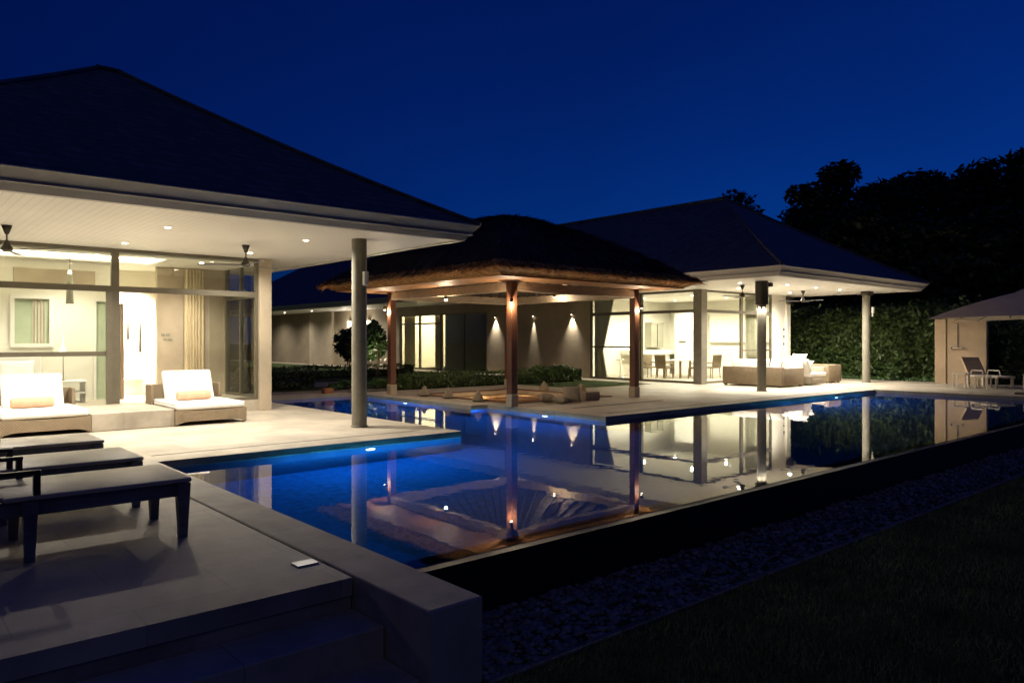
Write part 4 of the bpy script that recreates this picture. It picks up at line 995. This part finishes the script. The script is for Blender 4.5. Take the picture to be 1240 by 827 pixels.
# ------------------------------------------------------------------ planting
def leaf_quads(P, size, flat_=0.0):
    n = len(P); d = rng.normal(size=(n, 3)); d[:, 2] *= (1-flat_); d /= np.linalg.norm(d, axis=1)[:, None]+1e-9
    u = np.cross(d, rng.normal(size=(n, 3))); u /= np.linalg.norm(u, axis=1)[:, None]+1e-9
    w_ = np.cross(d, u); s = size*(.6+.8*rng.random(n))[:, None]
    a = P+d*s; b = P+u*s*.42; c = P-d*s; e = P-u*s*.42
    v = np.stack([a, b, c, e], 1).reshape(-1, 3); f = [(4*i, 4*i+1, 4*i+2, 4*i+3) for i in range(n)]
    return v, f
def blob(n, c, r, power=.45):
    d = rng.normal(size=(n, 3)); d /= np.linalg.norm(d, axis=1)[:, None]
    return np.array(c)+d*np.array(r)*(rng.random(n)**power)[:, None]
def hedge(x0, x1, y0, y1, h, n, size, label, name='hedge', m='leaf', z0=-.02, wav=.12, core=True):
    o = thing(name, ((x0+x1)/2, (y0+y1)/2, z0), label, 'hedge')
    P = np.stack([x0+(x1-x0)*rng.random(n), y0+(y1-y0)*rng.random(n), z0+.05+(h-.05)*rng.random(n)], 1)
    k_ = rng.random(n)
    # push most leaves to the faces
    P[k_ < .34, 0] = x0; P[(k_ >= .34) & (k_ < .5), 1] = y0; P[(k_ >= .5) & (k_ < .72), 2] = z0+h; P[(k_ >= .72) & (k_ < .8), 1] = y1; P[(k_ >= .8) & (k_ < .9), 0] = x1
    ph = np.sin(P[:, 1]*2.3+P[:, 0]*1.7)*np.sin(P[:, 2]*3.1+1.3*P[:, 1])
    P[:, 0] += (ph*.6+rng.normal(size=n)*.5)*wav; P[:, 2] += np.where(k_ < .72, np.sin(P[:, 1]*3.7+P[:, 0]*2)*wav*.8+rng.normal(size=n)*wav*.6, 0)*(P[:, 2] > z0+h*.7); P[:, 1] += rng.normal(size=n)*wav*.5
    P[:, 2] = np.maximum(P[:, 2], z0+.03)
    v, f = leaf_quads(P, size); raw('foliage', v, f, m, o)
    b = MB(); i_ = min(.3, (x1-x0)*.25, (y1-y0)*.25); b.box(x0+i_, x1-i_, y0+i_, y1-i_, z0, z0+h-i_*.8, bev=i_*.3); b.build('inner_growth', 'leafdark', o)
    return o
hedge(32.0, 33.4, 9.9, 20.5, 2.65, 30000, .10, 'tall clipped leafy hedge behind the far terrace, lit green', wav=.26)
hedge(32.4, 33.8, 2.0, 9.7, 2.3, 5000, .09, 'dark tall hedge behind the umbrella at right')
hedge(13.4, 21.4, 20.45, 21.1, .48, 9000, .05, 'low clipped box hedge running behind the gazebo', m='leaf', wav=.05)
hedge(8.3, 11.3, 23.0, 24.2, .50, 5000, .05, 'low dark hedge in the inner garden left of the round column', m='leafdark', wav=.05)
hedge(11.5, 19.5, 29.5, 30.3, .45, 5000, .06, 'low hedge in front of the far garden wall', m='leaf', wav=.06)
def shrub(x, y, h, r, n, size, label, m='leafbright', flowers=0, name='shrub'):
    o = thing(name, (x, y, -.02), label, 'shrub')
    P = np.concatenate([blob(n//6, (x+rng.normal()*r*.45, y+rng.normal()*r*.45, h*(.45+.4*rng.random())), (r*.6, r*.6, h*.3)) for _ in range(6)]); P[:, 2] = np.maximum(P[:, 2], .02)
    v, f = leaf_quads(P, size); raw('foliage', v, f, m, o)
    a = MB()
    for i in range(5): a.cyl((x+rng.normal()*.06, y+rng.normal()*.06, -.02), (x+rng.normal()*r*.4, y+rng.normal()*r*.4, h*.7), .025, .01, 6)
    a.build('stem', 'bark', o)
    if flowers:
        P = blob(flowers, (x, y, h*.6), (r*1.0, r*1.0, h*.4), .2); v, f = leaf_quads(P, .09); raw('flowers', v, f, 'flower', o)
    return o
shrub(17.1, 31.2, 2.3, .9, 3600, .11, 'dark round shrub left of the near round column', 'leafdark')
shrub(17.2, 28.8, 2.3, .62, 4200, .11, 'bright green shrub with white blossoms right of the near round column', 'leafbright', 60)
sl = thing('garden_spike_light', (16.3, 27.5, -.02), 'small garden spike light on the lawn in front of the blossoming shrub', 'garden light')
a = MB(); a.cyl((16.3, 27.5, -.02), (16.3, 27.5, .16), .012, .012, 8); a.build('stake', 'darkmetal', sl)
a = MB(); a.cyl((16.27, 27.46, .15), (16.34, 27.57, .24), .04, .045, 14); a.build('lamp_head', 'darkmetal', sl, 40)
spot('garden_lamp', (16.36, 27.6, .27), (17.2, 28.8, 1.3), 34, 75, .8, (1, .86, .6), .04)
shrub(18.6, 19.2, .75, .55, 1600, .07, 'small pale green shrub beyond the pit, right of the front red post', 'leafbright')
shrub(12.9, 21.6, .30, .45, 900, .06, 'low ground plant at the foot of the rear red post', 'leafbright', name='ground_plant')
shrub(12.1, 21.9, .28, .5, 900, .06, 'low ground plant left of the rear red post', 'leafbright', name='ground_plant')
# grass along the foot of the tall hedge
P = np.stack([30.95+1.1*rng.random(3000), 9+10*rng.random(3000), -.02+.10*rng.random(3000)], 1)
v, f = leaf_quads(P, .07); o = raw('grass_tufts', v, f, 'leafbright'); tag(o, 'lit tufts of grass along the foot of the tall hedge', 'grass', None, 'stuff')
o['kind'] = 'stuff'

# trees beyond the hedge
def tree(x, y, h, r, n, label, layers=7, lean=0.0):
    o = thing('tree', (x, y, LAWN), label, 'tree', 'dark trees beyond the hedge')
    a = MB(); top = (x+lean, y, h*.7)
    a.cyl((x, y, LAWN), (x+lean*.5, y, h*.38), .26, .18, 10); a.cyl((x+lean*.5, y, h*.38), top, .18, .08, 10)
    cl = []
    for i in range(layers*3):
        tt = .28+.72*(i/(layers*3)); an = i*2.4+rng.random(); rad = r*(1.15-.75*max(0, tt-.45)/.55)*(.55+.5*rng.random())
        c = np.array([x+lean*tt+rad*math.cos(an), y+rad*math.sin(an), h*tt]); cl.append(c)
        a.cyl((x+lean*tt*.7, y, h*tt*.75), tuple(c-np.array([0, 0, .1])), .07, .02, 6)
    cl.append(np.array([x+lean, y, h*.97]))
    a.build('trunk', 'bark', o)
    P = np.concatenate([blob(n//len(cl), c+rng.normal(size=3)*.2, (r*.48*(.7+.5*rng.random()), r*.48*(.7+.5*rng.random()), r*.24), .6) for c in cl]+[blob(n//2, (x+lean*.6, y, h*.55), (r*.9, r*.9, h*.36), .6)])
    P[:, 2] = np.maximum(P[:, 2], .4)
    v, f = leaf_quads(P, .22, .45); raw('crown', v, f, 'leafdark', o)
def at(xpix, d):  # a ground position along the line of sight of the photograph's survey notes
    l = (xpix-620)/901*d; return FWD[0]*d+RGT[0]*l, FWD[1]*d+RGT[1]*l
for (xp, d, top, r, lb) in ((1000, 40, 207, 2.6, 'leftmost tall dark tree standing alone against the sky'), (1065, 42, 212, 2.9, 'second dark tree from the left beyond the hedge'), (1118, 44, 208, 3.0, 'middle dark tree beyond the hedge'),
                            (1172, 40, 214, 2.7, 'dark tree left of the tallest one at the right edge'), (1232, 39, 180, 3.0, 'tallest dark tree at the right edge above the umbrella'), (1290, 38, 190, 3.0, 'dark tree cut by the right edge of the photo'),
                            (1090, 36, 262, 2.4, 'shorter dark tree in front of the middle trees'), (1150, 35, 268, 2.4, 'shorter dark tree between the hedge and the shower wall'), (1210, 34, 262, 2.4, 'shorter dark tree behind the umbrella'), (1035, 37, 268, 2.3, 'shorter dark tree above the far soffit end')):
    x, y = at(xp, d); tree(x, y, (412-top-9)/901*d+EYE, r, 8200, lb, lean=rng.normal()*.3)
x, y = at(882, 60); tree(x, y, (412-236)/901*60+EYE, 3.0, 4200, 'treetop just showing above the roof peak of the far wing')

# lawn blades in front of the channel
n = 62000
Px = 2.2+20*rng.random(n)**1.5; Py = 3.53-(3.5*rng.random(n)); keep = (Px*.6566+Py*.7543) > 2.6
Px = Px[keep]; Py = Py[keep]; n = len(Px)
hgt = .03+.05*rng.random(n); an = rng.random(n)*6.28; wd = .004+.003*rng.random(n)
B0_ = np.stack([Px-np.cos(an)*wd, Py-np.sin(an)*wd, np.full(n, LAWN)], 1); B1_ = np.stack([Px+np.cos(an)*wd, Py+np.sin(an)*wd, np.full(n, LAWN)], 1)
T_ = np.stack([Px+rng.normal(size=n)*.02, Py+rng.normal(size=n)*.02, LAWN+hgt], 1)
v = np.stack([B0_, B1_, T_], 1).reshape(-1, 3); o = raw('grass', v, [(3*i, 3*i+1, 3*i+2) for i in range(n)], 'blade')
tag(o, 'dark grass blades of the front lawn', 'grass', None, 'stuff')

# ------------------------------------------------------------------ world, camera, render
W_ = bpy.data.worlds.new('World'); S.world = W_; W_.use_nodes = True
nt = W_.node_tree; N = nt.nodes; L = nt.links
bg = N['Background']
sky = N.new('ShaderNodeTexSky'); sky.sky_type = 'NISHITA'; sky.sun_disc = False
sky.sun_elevation = R(-4.5); sky.sun_rotation = R(75); sky.altitude = 0; sky.air_density = 1.0; sky.dust_density = .3; sky.ozone_density = 6
mm = N.new('ShaderNodeMix'); mm.data_type = 'RGBA'; mm.blend_type = 'MULTIPLY'; mm.inputs[0].default_value = 1; mm.inputs[7].default_value = (.2, 3.6, 4.1, 1)
aa = N.new('ShaderNodeMix'); aa.data_type = 'RGBA'; aa.blend_type = 'ADD'; aa.inputs[0].default_value = 1; aa.inputs[7].default_value = (0, .007, .075, 1)
L.new(sky.outputs[0], mm.inputs[6]); L.new(mm.outputs[2], aa.inputs[6]); 
tcw = N.new('ShaderNodeTexCoord'); nw = N.new('ShaderNodeTexNoise'); nw.inputs['Scale'].default_value = 2.2; nw.inputs['Detail'].default_value = 5; L.new(tcw.outputs['Generated'], nw.inputs['Vector'])
rw = N.new('ShaderNodeMapRange'); rw.inputs[1].default_value = .3; rw.inputs[2].default_value = .7; rw.inputs[3].default_value = .90; rw.inputs[4].default_value = 1.10; L.new(nw.outputs['Fac'], rw.inputs[0])
mw = N.new('ShaderNodeMix'); mw.data_type = 'RGBA'; mw.blend_type = 'MULTIPLY'; mw.inputs[0].default_value = 1; L.new(aa.outputs[2], mw.inputs[6]); L.new(rw.outputs[0], mw.inputs[7])
L.new(mw.outputs[2], bg.inputs[0]); bg.inputs[1].default_value = .15

sl_ = bpy.data.lights.new('front_fill_sun', 'SUN'); sl_.energy = .012; sl_.angle = R(25); sl_.color = (1, .88, .74)  # weak sun lamp added behind the camera to fill the shaded fronts
so_ = bpy.data.objects.new('front_fill_sun', sl_); COL.objects.link(so_); so_.location = (-20, -20, 30)
so_.rotation_euler = Vector((.55, .75, -.62)).to_track_quat('-Z', 'Y').to_euler()
cam = bpy.data.cameras.new('camera'); co = bpy.data.objects.new('camera', cam); COL.objects.link(co)
cam.sensor_width = 36; cam.lens = 901/1240*36; cam.shift_y = -1.5/1240; cam.clip_end = 900; cam.clip_start = .05
co.location = (0, 0, EYE); co.rotation_euler = (R(90), 0, R(48.96-90)); S.camera = co
S.view_settings.view_transform = 'Standard'; S.view_settings.look = 'None'; S.view_settings.exposure = 1.7; S.view_settings.gamma = 1
S.view_settings.use_curve_mapping = False
c = S.cycles
c.max_bounces = 8; c.diffuse_bounces = 4; c.glossy_bounces = 5; c.transmission_bounces = 6; c.transparent_max_bounces = 16
c.caustics_reflective = False; c.caustics_refractive = False; c.sample_clamp_indirect = 4; c.use_denoising = True
c.use_light_tree = True
